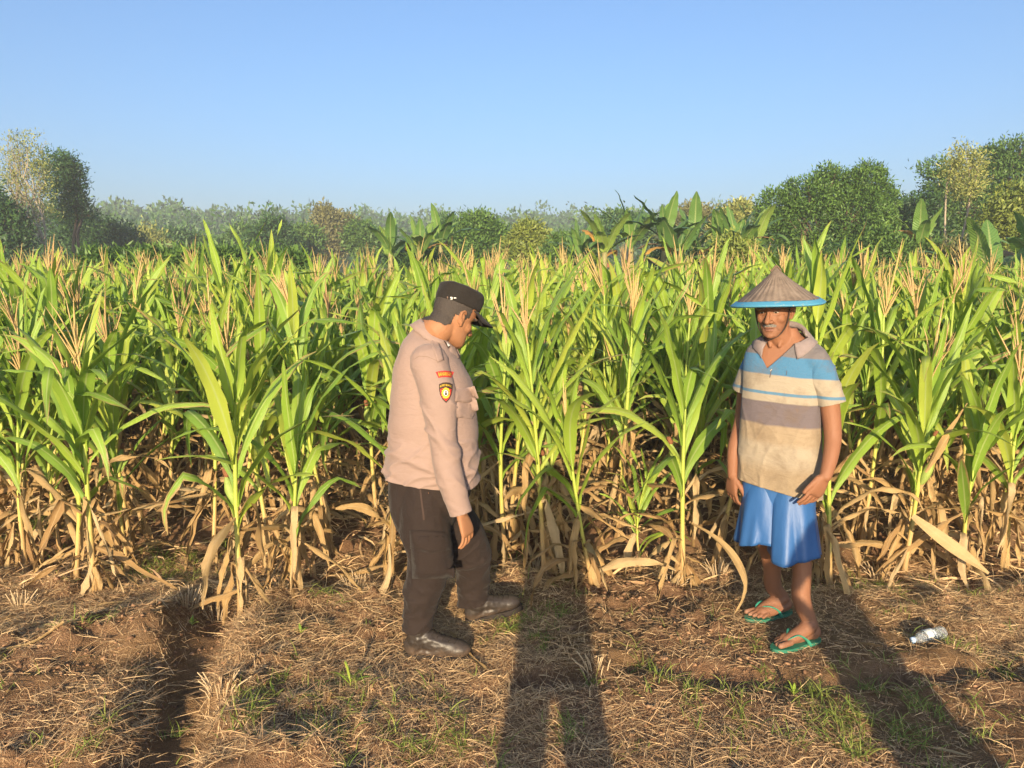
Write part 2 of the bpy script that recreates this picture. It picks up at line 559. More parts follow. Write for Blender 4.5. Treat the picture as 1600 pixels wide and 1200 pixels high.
def stalk_mat():
    t = NT('corn_stalk')
    ob = t.coord('Object')
    h = t.attr('hgt').outputs['Fac']
    h = t.math('ADD', h, t.math('MULTIPLY', t.math('SUBTRACT', t.noise(18, 3, 0.6, ob), 0.5), 0.22))
    c = t.ramp(h, [(0.0, (0.36, 0.23, 0.105)), (0.2, (0.50, 0.34, 0.14)), (0.34, (0.46, 0.44, 0.095)), (0.55, (0.36, 0.44, 0.065)), (1.0, (0.26, 0.37, 0.06))])
    fib = t.noise(60, 3, 0.6, t.mapping(ob, (6, 6, 0.3)))
    c = t.mix(t.math('MULTIPLY', fib, 0.35), c, (0.20, 0.13, 0.05))
    return t.finish(t.principled(c, 0.5, 0.35, t.bump(fib, 0.3, 0.003)))
M_STALK = stalk_mat()
def tassel_mat():
    t = NT('corn_tassel')
    ob = t.coord('Object')
    rnd = t.n('ShaderNodeObjectInfo').outputs['Random']
    c = t.ramp(t.noise(130, 3, 0.7, ob), [(0.3, (0.30, 0.185, 0.085)), (0.6, (0.50, 0.345, 0.165)), (0.8, (0.58, 0.45, 0.25))])
    c = t.mix(t.math('MULTIPLY', t.math('FRACT', t.math('MULTIPLY', rnd, 7.3)), 0.6), c, (0.24, 0.145, 0.08))
    c = t.mix(t.math('MULTIPLY', rnd, 0.5), c, (0.42, 0.34, 0.12))
    return t.finish(t.principled(c, 0.8, 0.2))
M_TASSEL = tassel_mat()
M_HUSK = simple_mat('corn_husk', (0.24, 0.31, 0.07), 0.6, 0.3, 0.3, 30, 0.3, 120)
M_SILK = simple_mat('corn_silk', (0.20, 0.085, 0.04), 0.9, 0.15, 0.4, 120, 0.6, 300)

def leaf_geo(rng, base, az, L, W, th0, th1, p=1.4, fold=0.35, twist=0.0, wave=0.006, kink=None, segs=10, cols=4, drift=0.0, crumple=0.0, sheath=False):
    """one strap leaf: grows from base in azimuth az, angle from vertical runs th0 -> th1"""
    V, UV = [], []
    pos = Vector(base)
    ph = rng.random() * 6.28; ph2 = rng.random() * 6.28
    a = az
    for i in range(segs + 1):
        t = i / segs
        th = th0 + (th1 - th0) * t ** p
        if sheath:
            th = 0.05 + (th - 0.05) * min(1, (t / .15)) ** 2
        if kink and t > kink[0]:
            th += kink[1]
        a = az + drift * t * t
        out = Vector((math.cos(a), math.sin(a), 0))
        T = out * math.sin(th) + Vector((0, 0, 1)) * math.cos(th)
        S = Vector((-math.sin(a), math.cos(a), 0))
        N = T.cross(S)
        q = Quaternion(T, twist * t)
        S = q @ S; N = q @ N
        if N.dot(Vector((0, 0, 1))) < 0 and not twist: pass
        if i: pos = pos + T * (L / segs)
        w = W * min(1.0, 0.42 + 1.9 * t) * (1 - max(0, (t - 0.30) / 0.70) ** 2.0) ** 0.85
        w = max(w, 0.0015)
        fo = fold * (1 - 0.55 * t) + ((1.2 if sheath else 0.9) * max(0, 0.16 - t) / 0.16)
        for j in range(cols + 1):
            s = j / cols * 2 - 1
            off = S * (s * w / 2 * math.cos(fo * abs(s)))
            lift = -N * (abs(s) * w / 2 * math.sin(fo)) * -1
            wv = wave * abs(s) ** 1.5 * math.sin(t * L * 26 + (ph if s > 0 else ph2)) * min(1, 3 * t) * (1 if t < 0.92 else 0.3)
            pt = pos + off + lift * -1 + N * wv
            if crumple:
                pt = pt + Vector((rng.uniform(-1, 1), rng.uniform(-1, 1), rng.uniform(-1, 1))) * crumple
            V.append(pt); UV.append((j / cols, t))
    F = grid_faces(segs + 1, cols + 1)
    return [tuple(v) for v in V], F, UV
def leaf_mesh(name, geo, rng, dry):
    V, F, UV = geo
    n = len(V)
    return np_mesh(name, V, F, UV, {'rnd': np.full(n, rng.random()), 'dry': np.full(n, dry)})
def tube_geo(pts, rads, k=6, cap=True):
    V = []
    pts = [Vector(p) for p in pts]
    n = len(pts)
    ref = None
    for i, p in enumerate(pts):
        T = (pts[min(i + 1, n - 1)] - pts[max(i - 1, 0)]).normalized()
        if ref is None:
            ref = T.orthogonal().normalized()
        A = (ref - T * ref.dot(T)).normalized(); ref = A
        B = T.cross(A)
        for j in range(k):
            an = 2 * math.pi * j / k
            V.append(tuple(p + (A * math.cos(an) + B * math.sin(an)) * rads[i]))
    F = [tuple(int(x) for x in f) for f in grid_faces(n, k, True)]
    return V, F
class Geo:
    """collects verts/faces/attributes of several pieces for one mesh"""
    def __init__(self):
        self.V, self.F, self.UV = [], [], []
    def add(self, V, F, UV=None):
        o = len(self.V)
        self.V += [tuple(v) for v in V]
        self.F += [tuple(int(i) + o for i in f) for f in F]
        self.UV += list(UV) if UV is not None else [(0, 0)] * len(V)
    def mesh(self, name, smooth=True, attrs=None):
        me = bpy.data.meshes.new(name)
        me.from_pydata(self.V, [], self.F)
        if smooth:
            me.polygons.foreach_set('use_smooth', np.ones(len(me.polygons), dtype=bool))
        for nm, v in (attrs or {}).items():
            a = me.attributes.new(nm, 'FLOAT', 'POINT')
            a.data.foreach_set('value', np.asarray(v, dtype=np.float32))
        me.update()
        return me
def tassel_geo(rng, base, lean, size=0.30, nb=9, k=4):
    g = Geo()
    def spike(p0, d, L, r, bendv):
        pts, rad = [], []
        p = Vector(p0); d = Vector(d).normalized()
        m = 5
        for i in range(m):
            t = i / (m - 1)
            pts.append(p.copy())
            rad.append(r * (0.45 + 0.75 * math.sin(math.pi * min(1, 0.2 + 0.75 * t))) if t < 1 else r * 0.25)
            d = (d + bendv * 0.12).normalized()
            p = p + d * (L / (m - 1))
        g.add(*tube_geo(pts, rad, k))
    up = Vector((lean[0], lean[1], 1))
    spike(base, up, size * rng.uniform(1.0, 1.3), 0.0054, Vector((rng.uniform(-.5, .5), rng.uniform(-.5, .5), 0)))
    for i in range(nb):
        a = rng.random() * 6.28
        s = rng.uniform(0.04, 0.50)
        d = Vector((math.cos(a) * s, math.sin(a) * s, 1)) + Vector((lean[0], lean[1], 0))
        h = rng.uniform(0.0, 0.30) * size
        spike(Vector(base) + up.normalized() * h, d, size * rng.uniform(0.4, 0.9), 0.0038, Vector((math.cos(a), math.sin(a), -0.3)) * rng.uniform(-0.25, 0.7))
    return g
def dry_geo(rng, base, az, L, W, segs, cols):
    m = rng.random()
    if m < .62:        # snapped a little way out and hanging limp
        k = rng.uniform(.06, .38)
        th = rng.uniform(.35, 1.2)
        L = min(L, base[2] * 1.05 + .10 + k * L)
        down = rng.uniform(2.55, 3.12)
        return leaf_geo(rng, base, az, L, W, th, th + .25, 1.0, rng.uniform(.5, 1.2), rng.uniform(-3.5, 3.5), .010, (k, down - th - .25 * k), segs, cols, rng.uniform(-.9, .9), .0055)
    if m < .84:        # slanting stiffly down
        th = rng.uniform(1.5, 2.2)
        return leaf_geo(rng, base, az, L, W, th, th + rng.uniform(.1, .6), 1.0, rng.uniform(.4, 1.1), rng.uniform(-2.5, 2.5), .010, (rng.uniform(.4, .7), rng.uniform(-.4, .6)), segs, cols, rng.uniform(-.6, .6), .0045)
    return leaf_geo(rng, base, az, L, W * 1.1, rng.uniform(.4, .9), rng.uniform(1.9, 2.7), rng.uniform(.8, 2.0), rng.uniform(.4, .9), rng.uniform(-2, 2), .014, None, segs, cols, rng.uniform(-.6, .6), .004)
def corn_spec(rng, H, style, leaf_az=None, nleaf=None, dens=1.0):
    """list of (part name, geo, material, dry) for one corn plant of stalk height H (without tassel)"""
    parts = []
    lean = (rng.uniform(-.05, .05), rng.uniform(-.05, .05))
    bow = (rng.uniform(-.04, .04), rng.uniform(-.04, .04))
    def axis(t):
        return Vector((lean[0] * H * t + bow[0] * math.sin(math.pi * t), lean[1] * H * t + bow[1] * math.sin(math.pi * t), H * t))
    hi = style != 'stuff'
    ns = 9 if hi else 4
    pts, rad = [], []
    r0 = 0.0155 if style != 'young' else 0.008
    for i in range(ns + 1):
        t = i / ns
        pts.append(axis(t) - Vector((0, 0, 0.05 if i == 0 else 0)))
        rad.append(r0 * (1.08 if i % 2 == 0 else 0.94) * (1 - 0.55 * t) + (0.005 if i == 0 else 0))
    V, F = tube_geo(pts, rad, 7 if hi else 4)
    parts.append(('stalk', (V, F, None), M_STALK, 0))
    az0 = rng.random() * 6.28 if leaf_az is None else leaf_az
    n = nleaf or (rng.randint(16, 20) if hi else 13)
    segs, cols = (11, 4) if hi else (7, 2)
    for i in range(n):
        t = 0.05 + 0.87 * (i + rng.uniform(-.25, .25)) / (n - 1)
        t = min(max(t, 0.04), 0.94)
        az = az0 + (math.pi if i % 2 else 0) + rng.gauss(0, 0.75)
        base = axis(t)
        ndry = {'front': 0.42, 'mid': 0.33, 'stuff': 0.14, 'young': 0.12, 'dryish': 0.6}[style]
        if t < ndry * rng.uniform(0.75, 1.2):
            L = rng.uniform(0.36, 0.66); W = rng.uniform(0.022, 0.052)
            g = dry_geo(rng, base, az, L, W, segs, cols)
            parts.append(('dry_leaf', g, M_DRY, 1))
        else:
            q = (t - ndry) / (1 - ndry)
            L = (0.62 + 0.22 * math.sin(math.pi * min(1, q + 0.15))) * rng.uniform(0.85, 1.15)
            W = (0.060 + 0.018 * math.sin(math.pi * min(1, q + .1))) * rng.uniform(0.85, 1.12)
            if style == 'young': L *= 0.55; W *= 0.5
            if q > 0.72:
                th0, th1, p = rng.uniform(0.08, 0.30), rng.uniform(0.20, 0.85), 1.6
                L *= 0.74
            elif q > 0.3:
                th0, th1, p = rng.uniform(0.18, 0.42), rng.uniform(0.35, 1.5), 1.9
            else:
                th0, th1, p = rng.uniform(0.3, 0.6), rng.uniform(1.1, 2.4), 1.6
            kink = (rng.uniform(.45, .78), rng.uniform(0.5, 1.7)) if rng.random() < 0.32 and q < .9 else None
            g = leaf_geo(rng, base, az, L, W, th0, th1, p, rng.uniform(.25, .5), rng.uniform(-.9, .9), rng.uniform(.004, .010), kink, segs, cols, rng.uniform(-.5, .5), 0.0, True)
            dr = 0.18 + 0.55 * (rng.random() ** 2) * (1.25 - q) 
            parts.append(('leaf', g, M_LEAF, dr))
    extra = {'front': 7, 'mid': 6, 'stuff': 0, 'young': 3, 'dryish': 8}[style]
    for i in range(extra):
        t = rng.uniform(.08, .50 if style == 'front' else .45)
        base = axis(t)
        az = rng.random() * 6.28
        L = rng.uniform(.35, .75); W = rng.uniform(.03, .062)
        g = dry_geo(rng, base, az, L, W, segs, cols)
        parts.append(('dry_leaf', g, M_DRY, 1))
    return parts, axis
protos = {}
def make_corn_proto(key, seed, H, style, tassel=True, ear=True, leaf_az=None, nleaf=None):
    rng = random.Random(seed)
    parts, axis = corn_spec(rng, H, style, leaf_az, nleaf)
    out = []
    for nm, (V, F, UV), mat, dr in parts:
        if nm == 'stalk':
            me = np_mesh('stalk', V, F, None, {'hgt': np.array([v[2] for v in V]) / H})
        else:
            me = leaf_mesh(nm, (V, F, UV), rng, dr)
        me.materials.append(mat)
        out.append((nm, me))
    if tassel:
        g = tassel_geo(rng, axis(0.985), (rng.uniform(-.12, .12), rng.uniform(-.12, .12)), rng.uniform(.24, .42), rng.randint(6, 13))
        me = g.mesh('tassel'); me.materials.append(M_TASSEL)
        out.append(('tassel', me))
    if ear:
        t = rng.uniform(.46, .56)
        a = rng.random() * 6.28 if leaf_az is None else leaf_az + rng.choice([0, math.pi]) - 0.6
        b = axis(t)
        d = Vector((math.cos(a) * .35, math.sin(a) * .35, 1)).normalized()
        b = b + Vector((math.cos(a), math.sin(a), 0)) * 0.012
        L = rng.uniform(.15, .20)
        prof = [(0, .008), (.1, .018), (.35, .026), (.6, .025), (.85, .016), (1, .007)]
        V, F = tube_geo([b + d * (L * s) for s, r in prof], [r for s, r in prof], 8)
        me = np_mesh('ear', V, F); me.materials.append(M_HUSK)
        tip = b + d * L * .93
        V, F = tube_geo([tip, tip + d * .02 + Vector((.004, 0, 0)), tip + d * .045, tip + d * .06 + Vector((0, .008, -.012))], [.007, .016, .013, .003], 6)
        ms = np_mesh('silk', V, F); ms.materials.append(M_SILK)
        out.append(('ear', me, ('silk', ms)))
    protos[key] = out
RT = random.Random(77)
def place_corn(key, x, y, rz, sc, label, group):
    root = empty('corn_plant', (x, y, zg(x, y)), rz)
    root.scale = (sc * RT.uniform(.92, 1.1), sc * RT.uniform(.92, 1.1), sc * RT.uniform(.93, 1.06))
    root.rotation_euler = (RT.gauss(0, .075), RT.gauss(0, .075), rz)
    tag(root, label, 'corn plant', group)
    for it in protos[key]:
        o = bpy.data.objects.new(it[0], it[1])
        C.objects.link(o); o.parent = root
        if len(it) > 2:
            s = bpy.data.objects.new(it[2][0], it[2][1])
            C.objects.link(s); s.parent = o
    return root
NPROTO = 22
for i in range(NPROTO):
    make_corn_proto(('mid', i), 100 + i, 1.34 + 0.04 * (i % 6), 'mid', i % 3 != 2, i % 2 == 0)
# hand-placed front plants: base pixel, stalk height, style, leaf plane, label
FRONT = [
    (148, 925, 1.30, 'front', 0.25, True, 'tall corn plant at the left of the front row, dry leaves splayed on soil'),
    (118, 912, 1.12, 'front', -0.3, True, 'corn plant crowding behind the leftmost front plant, with a long tassel spike'),
    (205, 845, 1.40, 'front', 0.5, True, 'corn plant standing behind the leftmost splayed plant, bare tan lower stalk'),
    (378, 968, 1.16, 'front', 0.15, False, 'corn plant nearest the camera, beside the soil trench, without a tassel'),
    (456, 932, 0.92, 'front', 0.0, False, 'short thin corn plant between the trench and the uniformed man'),
    (332, 868, 1.42, 'front', 0.6, True, 'corn plant just behind the trench plant, with long hanging dry leaves'),
    (520, 868, 1.42, 'front', -0.4, True, 'corn plant in the gap behind the short thin plant'),
    (612, 905, 1.22, 'front', 0.1, False, 'corn plant directly behind the back of the uniformed man'),
    (850, 908, 1.36, 'front', 0.2, True, 'corn plant standing in shade just right of the uniformed man'),
    (925, 915, 0.98, 'front', 0.4, True, 'corn plant with slim upright tassel midway between the two men'),
    (1002, 890, 0.62, 'young', 0.7, False, 'small pale young corn plant between taller ones, midway between the men'),
    (1068, 912, 1.24, 'front', 0.05, False, 'corn plant with a round silk-tipped ear, left of the man in the hat'),
    (790, 868, 1.45, 'front', 0.5, True, 'corn plant behind the raised boot of the uniformed man'),
    (965, 850, 1.45, 'front', -0.2, True, 'corn plant behind the small pale young plant'),
    (1118, 872, 1.40, 'front', 0.9, True, 'corn plant beside the right arm of the man in the hat'),
    (1298, 905, 0.95, 'front', 0.0, False, 'dry-leaved corn plant just right of the blue shorts'),
    (1412, 892, 1.10, 'front', 0.15, True, 'bushy corn plant with three tassel spikes, right of the man in the hat'),
    (1505, 895, 1.02, 'front', 0.5, True, 'corn plant with a long tan leaf sloping to the ground'),
    (1575, 880, 1.20, 'front', -0.3, True, 'corn plant at the right edge of the front row'),
    (1345, 858, 1.42, 'front', 0.3, True, 'corn plant behind the hanging hand of the man in the hat'),
    (1452, 850, 1.42, 'front', -0.5, True, 'corn plant behind the bushy three-spiked one'),
    (40, 880, 1.25, 'front', 0.6, True, 'corn plant cut by the left border of the view'),
]
taken = []
for i, (px, py, H, style, laz, tas, lab) in enumerate(FRONT):
    g = gnd(px, py, -0.03)
    make_corn_proto(('front', i), 500 + i * 7, H, style, tas, i in (3, 6, 8, 11, 16), laz)
    place_corn(('front', i), g.x, g.y, 0, 1.0, lab, 'corn plants in the front row')
    taken.append((g.x, g.y))
rngc = random.Random(42)
spots, outside = [], []
row = -26
while row * 0.52 < 13.2:
    x0 = row * 0.52 + 0.1
    y = 4.25 + rngc.uniform(0, .25)
    while y < 15.5:
        x = x0 + rngc.gauss(0, 0.10) + 0.02 * y
        yy = y + rngc.gauss(0, 0.05)
        if abs(x) < 0.70 * yy + 2.2 and all((x - a) ** 2 + (yy - b) ** 2 > 0.05 for a, b in taken):
            if rngc.random() > 0.05:
                (spots if abs(x) < 0.70 * yy + 0.45 else outside).append((yy, x))
        y += 0.275
    row += 1
spots.sort()
N_IND = 300 - len(FRONT)
for i, (y, x) in enumerate(spots[:N_IND]):
    sc = rngc.uniform(0.78, 1.13) * (0.98 + 0.02 * smooth(4.5, 8, y))
    k = rngc.randrange(NPROTO)
    px = 800 + x / y * FPX
    where = next(w for lim, w in ((300, 'behind the leftmost front plants'), (600, 'between trench and uniformed man'), (800, 'behind the uniformed man'), (1130, 'between the two men'),
                                  (1330, 'behind the man in the hat'), (9e9, 'right of the man in the hat')) if px < lim)
    what = ('tasselled' if k % 3 != 2 else 'untasselled') + ' corn plant' + (' with an ear' if k % 2 == 0 else '')
    place_corn(('mid', k), x, y, rngc.random() * 6.28, float(sc), what + ' in the crowd ' + where, 'crowded corn ' + where)
# the rest of the field, too far back to count
def build_far_corn():
    V, F, UV, RND, DRY = {}, {}, {}, {}, {}
    sets = {'leaf': [], 'dry_leaf': [], 'stalk': [], 'tassel': []}
    lib = []
    for k in range(10):
        rng = random.Random(900 + k)
        H = 1.38 + 0.05 * (k % 4)
        parts, axis = corn_spec(rng, H, 'stuff')
        d = {}
        for nm, (v, f, uv), mat, dr in parts:
            d.setdefault(nm, []).append((np.array(v), np.array(f), np.array(uv) if uv is not None else np.zeros((len(v), 2)), dr))
        tg = tassel_geo(rng, axis(.985), (rng.uniform(-.15, .15), rng.uniform(-.15, .15)), .34, 7, 3)
        if k % 3 != 2: d['tassel'] = [(np.array(tg.V), np.array(tg.F), np.zeros((len(tg.V), 2)), 0)]
        d['H'] = H
        lib.append(d)
    acc = {k: dict(V=[], F=[], UV=[], rnd=[], dry=[], hgt=[], off=0) for k in sets}
    for y, x in spots[N_IND:] + outside:
        d = lib[rngc.randrange(10)]
        a = rngc.random() * 6.28; sc = rngc.uniform(.80, 1.18) * 1.04
        M = np.array([[math.cos(a), -math.sin(a), 0], [math.sin(a), math.cos(a), 0], [0, 0, 1]]) * sc
        z0 = zg(x, y)
        for nm in sets:
            for v, f, uv, dr in d.get(nm, []):
                A = acc[nm]
                w = v @ M.T + np.array([x, y, z0])
                A['V'].append(w); A['F'].append(f + A['off']); A['UV'].append(uv)
                A['rnd'].append(np.full(len(v), rngc.random())); A['dry'].append(np.full(len(v), dr)); A['hgt'].append(v[:, 2] / d['H'])
                A['off'] += len(v)
    root = empty('far_corn', (0, 10, 0))
    tag(root, 'mass of corn plants and tassels at the back of the field', 'corn', kind='stuff')
    for nm, mat in (('leaf', M_LEAF), ('dry_leaf', M_DRY), ('stalk', M_STALK), ('tassel', M_TASSEL)):
        A = acc[nm]
        me = np_mesh('far_' + nm, np.concatenate(A['V']) - np.array([0, 10, 0]), np.concatenate(A['F']), np.concatenate(A['UV']),
                     {'rnd': np.concatenate(A['rnd']), 'dry': np.concatenate(A['dry']), 'hgt': np.concatenate(A['hgt'])})
        o = meshobj({'leaf': 'leaves', 'dry_leaf': 'dry_leaves', 'stalk': 'stalks', 'tassel': 'tassels'}[nm], me, mat, root)
        o['kind'] = 'stuff'
build_far_corn()
# ================================================================== TREES, SHRUBS, BANANAS
def foliage_mat(name, dark, light, transl=0.22, rough=0.5):
    t = NT(name)
    r = t.attr('rnd').outputs['Fac']
    c = t.ramp(r, [(0.0, dark), (0.55, tuple((a + b) / 2 for a, b in zip(dark, light))), (1.0, light)])
    s = t.principled(c, rough, 0.35)
    s = t.add_translucent(s, c, transl)
    return t.finish(s)
MF = {
    'mango': foliage_mat('mango_foliage', (0.038, 0.095, 0.020), (0.145, 0.255, 0.045)),
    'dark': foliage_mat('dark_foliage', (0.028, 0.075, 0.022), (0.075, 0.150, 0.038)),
    'mid': foliage_mat('mid_foliage', (0.050, 0.115, 0.026), (0.140, 0.235, 0.048)),
    'pale': foliage_mat('pale_foliage', (0.176, 0.216, 0.061), (0.405, 0.405, 0.115)),
    'yellow': foliage_mat('yellow_foliage', (0.11, 0.16, 0.03), (0.27, 0.31, 0.06)),
    'brown': foliage_mat('brownish_foliage', (0.10, 0.11, 0.04), (0.24, 0.23, 0.085)),
    'wood': foliage_mat('wood_foliage', (0.035, 0.095, 0.028), (0.115, 0.205, 0.055)),
}
M_BARK = simple_mat('tree_bark', (0.13, 0.10, 0.07), 0.9, 0.1, 0.35, 6, 0.6, 30)
M_PALEBARK = simple_mat('pale_bark', (0.36, 0.30, 0.22), 0.85, 0.15, 0.25, 5, 0.4, 30)
trs = np.random.RandomState(5)
def crown_arrays(lobes, n_clumps, per, ll, lw, spread, shell=0.5, up=0.35, droop=0.0, flat=1.0):
    """lobes: [(center, (rx, ry, rz))]; returns verts, faces, rnd of leaf rhombs gathered in clumps"""
    area = np.array([l[1][0] * l[1][2] for l in lobes])
    pick = trs.choice(len(lobes), n_clumps, p=area / area.sum())
    cen = np.array([tuple(l[0]) for l in lobes])[pick]
    rad = np.array([l[1] for l in lobes])[pick]
    d = trs.randn(n_clumps, 3); d /= np.linalg.norm(d, axis=1)[:, None]
    rr = shell + (1.04 - shell) * trs.rand(n_clumps) ** 0.6
    rr *= 1 + (trs.rand(n_clumps) - 0.5) * 0.22
    cp = cen + d * rad * rr[:, None]
    nrm = d / rad; nrm /= np.linalg.norm(nrm, axis=1)[:, None]
    crnd = np.clip(trs.rand(n_clumps) * 0.85 + (rr - 0.8) * 0.2, 0, 1)
    n = n_clumps * per
    P = np.repeat(cp, per, 0) + trs.randn(n, 3) * spread * np.array([1, 1, flat])
    N = np.repeat(nrm, per, 0)
    D = N * 0.7 + trs.randn(n, 3) * 0.8; D[:, 2] += up - droop
    D /= np.linalg.norm(D, axis=1)[:, None]
    S = np.cross(D, trs.randn(n, 3)); S /= np.linalg.norm(S, axis=1)[:, None]
    L = ll * (0.6 + 0.8 * trs.rand(n))[:, None]; W = lw * (0.7 + 0.6 * trs.rand(n))[:, None]
    NN = np.cross(D, S)
    a = P; b = P + D * L * 0.45 + S * W / 2 + NN * L * 0.06; c = P + D * L - NN * L * 0.08; e = P + D * L * 0.45 - S * W / 2 + NN * L * 0.06
    V = np.stack([a, b, c, e], 1).reshape(-1, 3)
    F = np.arange(n * 4).reshape(-1, 4)
    r = np.clip(np.repeat(crnd, per) + (trs.rand(n) - 0.5) * 0.45, 0, 1)
    return V, F, np.repeat(r, 4)
def limb_geo(g, a, b, r0, r1, rng, wob=0.06, n=6, k=7):
    a = Vector(a); b = Vector(b); L = (b - a).length
    pts = []
    for i in range(n + 1):
        t = i / n
        p = a.lerp(b, t) + Vector((rng.uniform(-1, 1), rng.uniform(-1, 1), 0)) * L * wob * math.sin(math.pi * t)
        pts.append(p)
    g.add(*tube_geo(pts, [r0 + (r1 - r0) * (i / n) for i in range(n + 1)], k))
def make_tree(name, label, cat, depth, base_px, lobes_px, mat, n_clumps, per, ll, lw, spread, bark=M_BARK, trunk_r=0.12, group=None, thick=0.8,
              shell=0.5, up=.35, limbs=True, stems=1, seed=0, flat=1.0, zsub=0.0):
    rng = random.Random(seed + int(base_px * 7))
    bx = at(base_px, 440, depth).x
    bz = zg(bx, depth)
    root = empty(name, (bx, depth, bz))
    tag(root, label, cat, group)
    o = np.array([bx, depth, bz])
    lobes = []
    for px, py, rx, ry in lobes_px:
        p = at(px, py, depth)
        s = depth / FPX
        yy = rng.uniform(-.35, .35) * rx * s
        lobes.append((Vector((p.x - bx, yy, p.z - bz)), (rx * s, rx * s * thick, ry * s)))
    V, F, r = crown_arrays(lobes, n_clumps, per, ll, lw, spread, shell, up, flat=flat)
    V[:, 2] = np.maximum(V[:, 2], 0.03)
    me = np_mesh('crown', V, F, None, {'rnd': r}, smooth=False)
    meshobj('crown', me, mat, root)
    if limbs:
        g = Geo()
        low = min(l[0].z - l[1][2] for l in lobes)
        mean = sum((l[0] for l in lobes), Vector()) / len(lobes)
        for s in range(stems):
            fork = Vector((rng.uniform(-.3, .3) * stems, rng.uniform(-.2, .2) * stems, max(0.5, low + 0.25 * (mean.z - low)))) 
            if stems > 1:
                fork = fork + Vector((mean.x, 0, 0)) * 0.6
            limb_geo(g, (rng.uniform(-.12, .12) * (stems - 1), rng.uniform(-.12, .12) * (stems - 1), -.2), fork, trunk_r, trunk_r * .65, rng, 0.04)
            for l in lobes:
                tgt = l[0] + Vector((rng.uniform(-.3, .3) * l[1][0], rng.uniform(-.3, .3) * l[1][1], l[1][2] * .35))
                limb_geo(g, fork, tgt, trunk_r * .5, trunk_r * .10, rng, 0.08, 6, 5)
                for q in range(3):
                    t2 = l[0] + Vector((rng.uniform(-.85, .85) * l[1][0], rng.uniform(-.85, .85) * l[1][1], rng.uniform(-.4, .85) * l[1][2]))
                    limb_geo(g, fork.lerp(tgt, rng.uniform(.3, .8)), t2, trunk_r * .22, trunk_r * .05, rng, 0.08, 4, 4)
        meshobj('trunk', g.mesh('trunk'), bark, root)
    return root
EDGE = 'trees and shrubs beyond the corn field'
# ---- left
make_tree('tall_tree', 'tall feathery pale tree with bare whitish stems at the left edge', 'tree', 34, 52,
          [(45, 240, 32, 34), (20, 262, 26, 34), (62, 275, 22, 30), (35, 300, 34, 26), (25, 345, 26, 30), (62, 335, 22, 26), (45, 380, 26, 26)], MF['pale'], 470, 11, .14, .040, .14, M_PALEBARK, .085, EDGE, .7, .2, .3, stems=4, seed=3)
make_tree('leafy_tree', 'dark leafy tree behind the pale feathery one on the left', 'tree', 38, 100,
          [(85, 262, 30, 26), (112, 262, 20, 18), (118, 285, 18, 16), (100, 300, 30, 22), (122, 318, 16, 12), (98, 335, 26, 16), (140, 338, 12, 7)], MF['dark'], 620, 12, .17, .065, .17, M_BARK, .11, EDGE, .7, .3, .3, stems=2, seed=5)
make_tree('leafy_tree', 'dark dense tree at the far left border, below the pale tree', 'tree', 31, 2,
          [(0, 360, 36, 40), (-30, 330, 40, 40), (20, 400, 40, 26), (-60, 380, 50, 50)], MF['dark'], 900, 11, .18, .08, .2, M_BARK, .14, EDGE, .8, .5, .3, seed=6)
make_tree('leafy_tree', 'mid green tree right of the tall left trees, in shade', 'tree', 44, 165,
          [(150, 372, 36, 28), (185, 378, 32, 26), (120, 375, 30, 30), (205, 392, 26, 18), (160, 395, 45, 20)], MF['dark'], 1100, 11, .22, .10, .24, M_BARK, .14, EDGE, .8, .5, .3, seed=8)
make_tree('leafy_tree', 'pale sparse tree with bare limbs among the left background trees', 'tree', 52, 235,
          [(235, 375, 22, 18), (220, 390, 16, 12), (252, 392, 18, 12)], MF['pale'], 300, 9, .24, .09, .25, M_PALEBARK, .09, EDGE, .8, .3, .3, seed=9)
# ---- middle distance
MIDT = [
    (320, 392, [(318, 388, 26, 20), (338, 396, 18, 14)], 'mid', 'small round green tree before the far wood, left of centre', 50),
    (275, 395, [(275, 378, 24, 22), (262, 392, 22, 14)], 'wood', 'green tree between the pale sparse tree and the small round one', 58),
    (425, 392, [(428, 362, 26, 24), (410, 378, 24, 22), (448, 382, 18, 20), (425, 392, 34, 18)], 'dark', 'dark green round tree left of the brownish pair', 46),
    (385, 395, [(380, 372, 20, 20), (365, 385, 22, 16)], 'mid', 'mid green tree leaning against the dark round one', 55),
    (512, 392, [(506, 333, 12, 11), (518, 346, 20, 16), (540, 350, 16, 14), (515, 372, 30, 24)], 'brown', 'tall brownish-topped tree rising above the wood left of the uniformed man', 62),
    (480, 392, [(478, 375, 24, 24), (462, 388, 20, 16)], 'mid', 'green tree at the foot of the brownish-topped tree', 52),
    (565, 392, [(562, 368, 24, 24), (585, 378, 22, 20)], 'mid', 'green tree between the brownish tree and the banana clump', 50),
    (748, 396, [(745, 352, 32, 26), (722, 372, 26, 26), (772, 368, 24, 24), (748, 388, 42, 26)], 'mango', 'bushy bright green tree above the black cap', 34),
    (828, 398, [(826, 362, 22, 18), (812, 378, 20, 18), (846, 380, 20, 18), (828, 392, 34, 16)], 'yellow', 'rounded yellow-green shrub right of the black cap', 30),
    (890, 398, [(885, 385, 34, 22), (915, 392, 26, 18), (870, 398, 26, 14)], 'mid', 'low green shrub left of the banana clump with the orange leaf', 28),
    (1148, 398, [(1140, 340, 14, 22), (1160, 322, 10, 10), (1130, 365, 26, 22)], 'pale', 'thin pale tree behind the banana clump at centre right', 36),
    (1100, 398, [(1085, 335, 24, 18), (1060, 355, 30, 20), (1110, 352, 22, 20)], 'brown', 'brownish-green tree half hidden behind banana leaves', 44),
    (700, 396, [(700, 358, 20, 22), (690, 380, 22, 20)], 'wood', 'darker tree between banana clump and bushy bright green tree', 42),
    (970, 398, [(968, 345, 26, 18), (948, 358, 22, 18), (1000, 352, 24, 20)], 'wood', 'dark tree crown behind the centre banana leaves', 48),
]
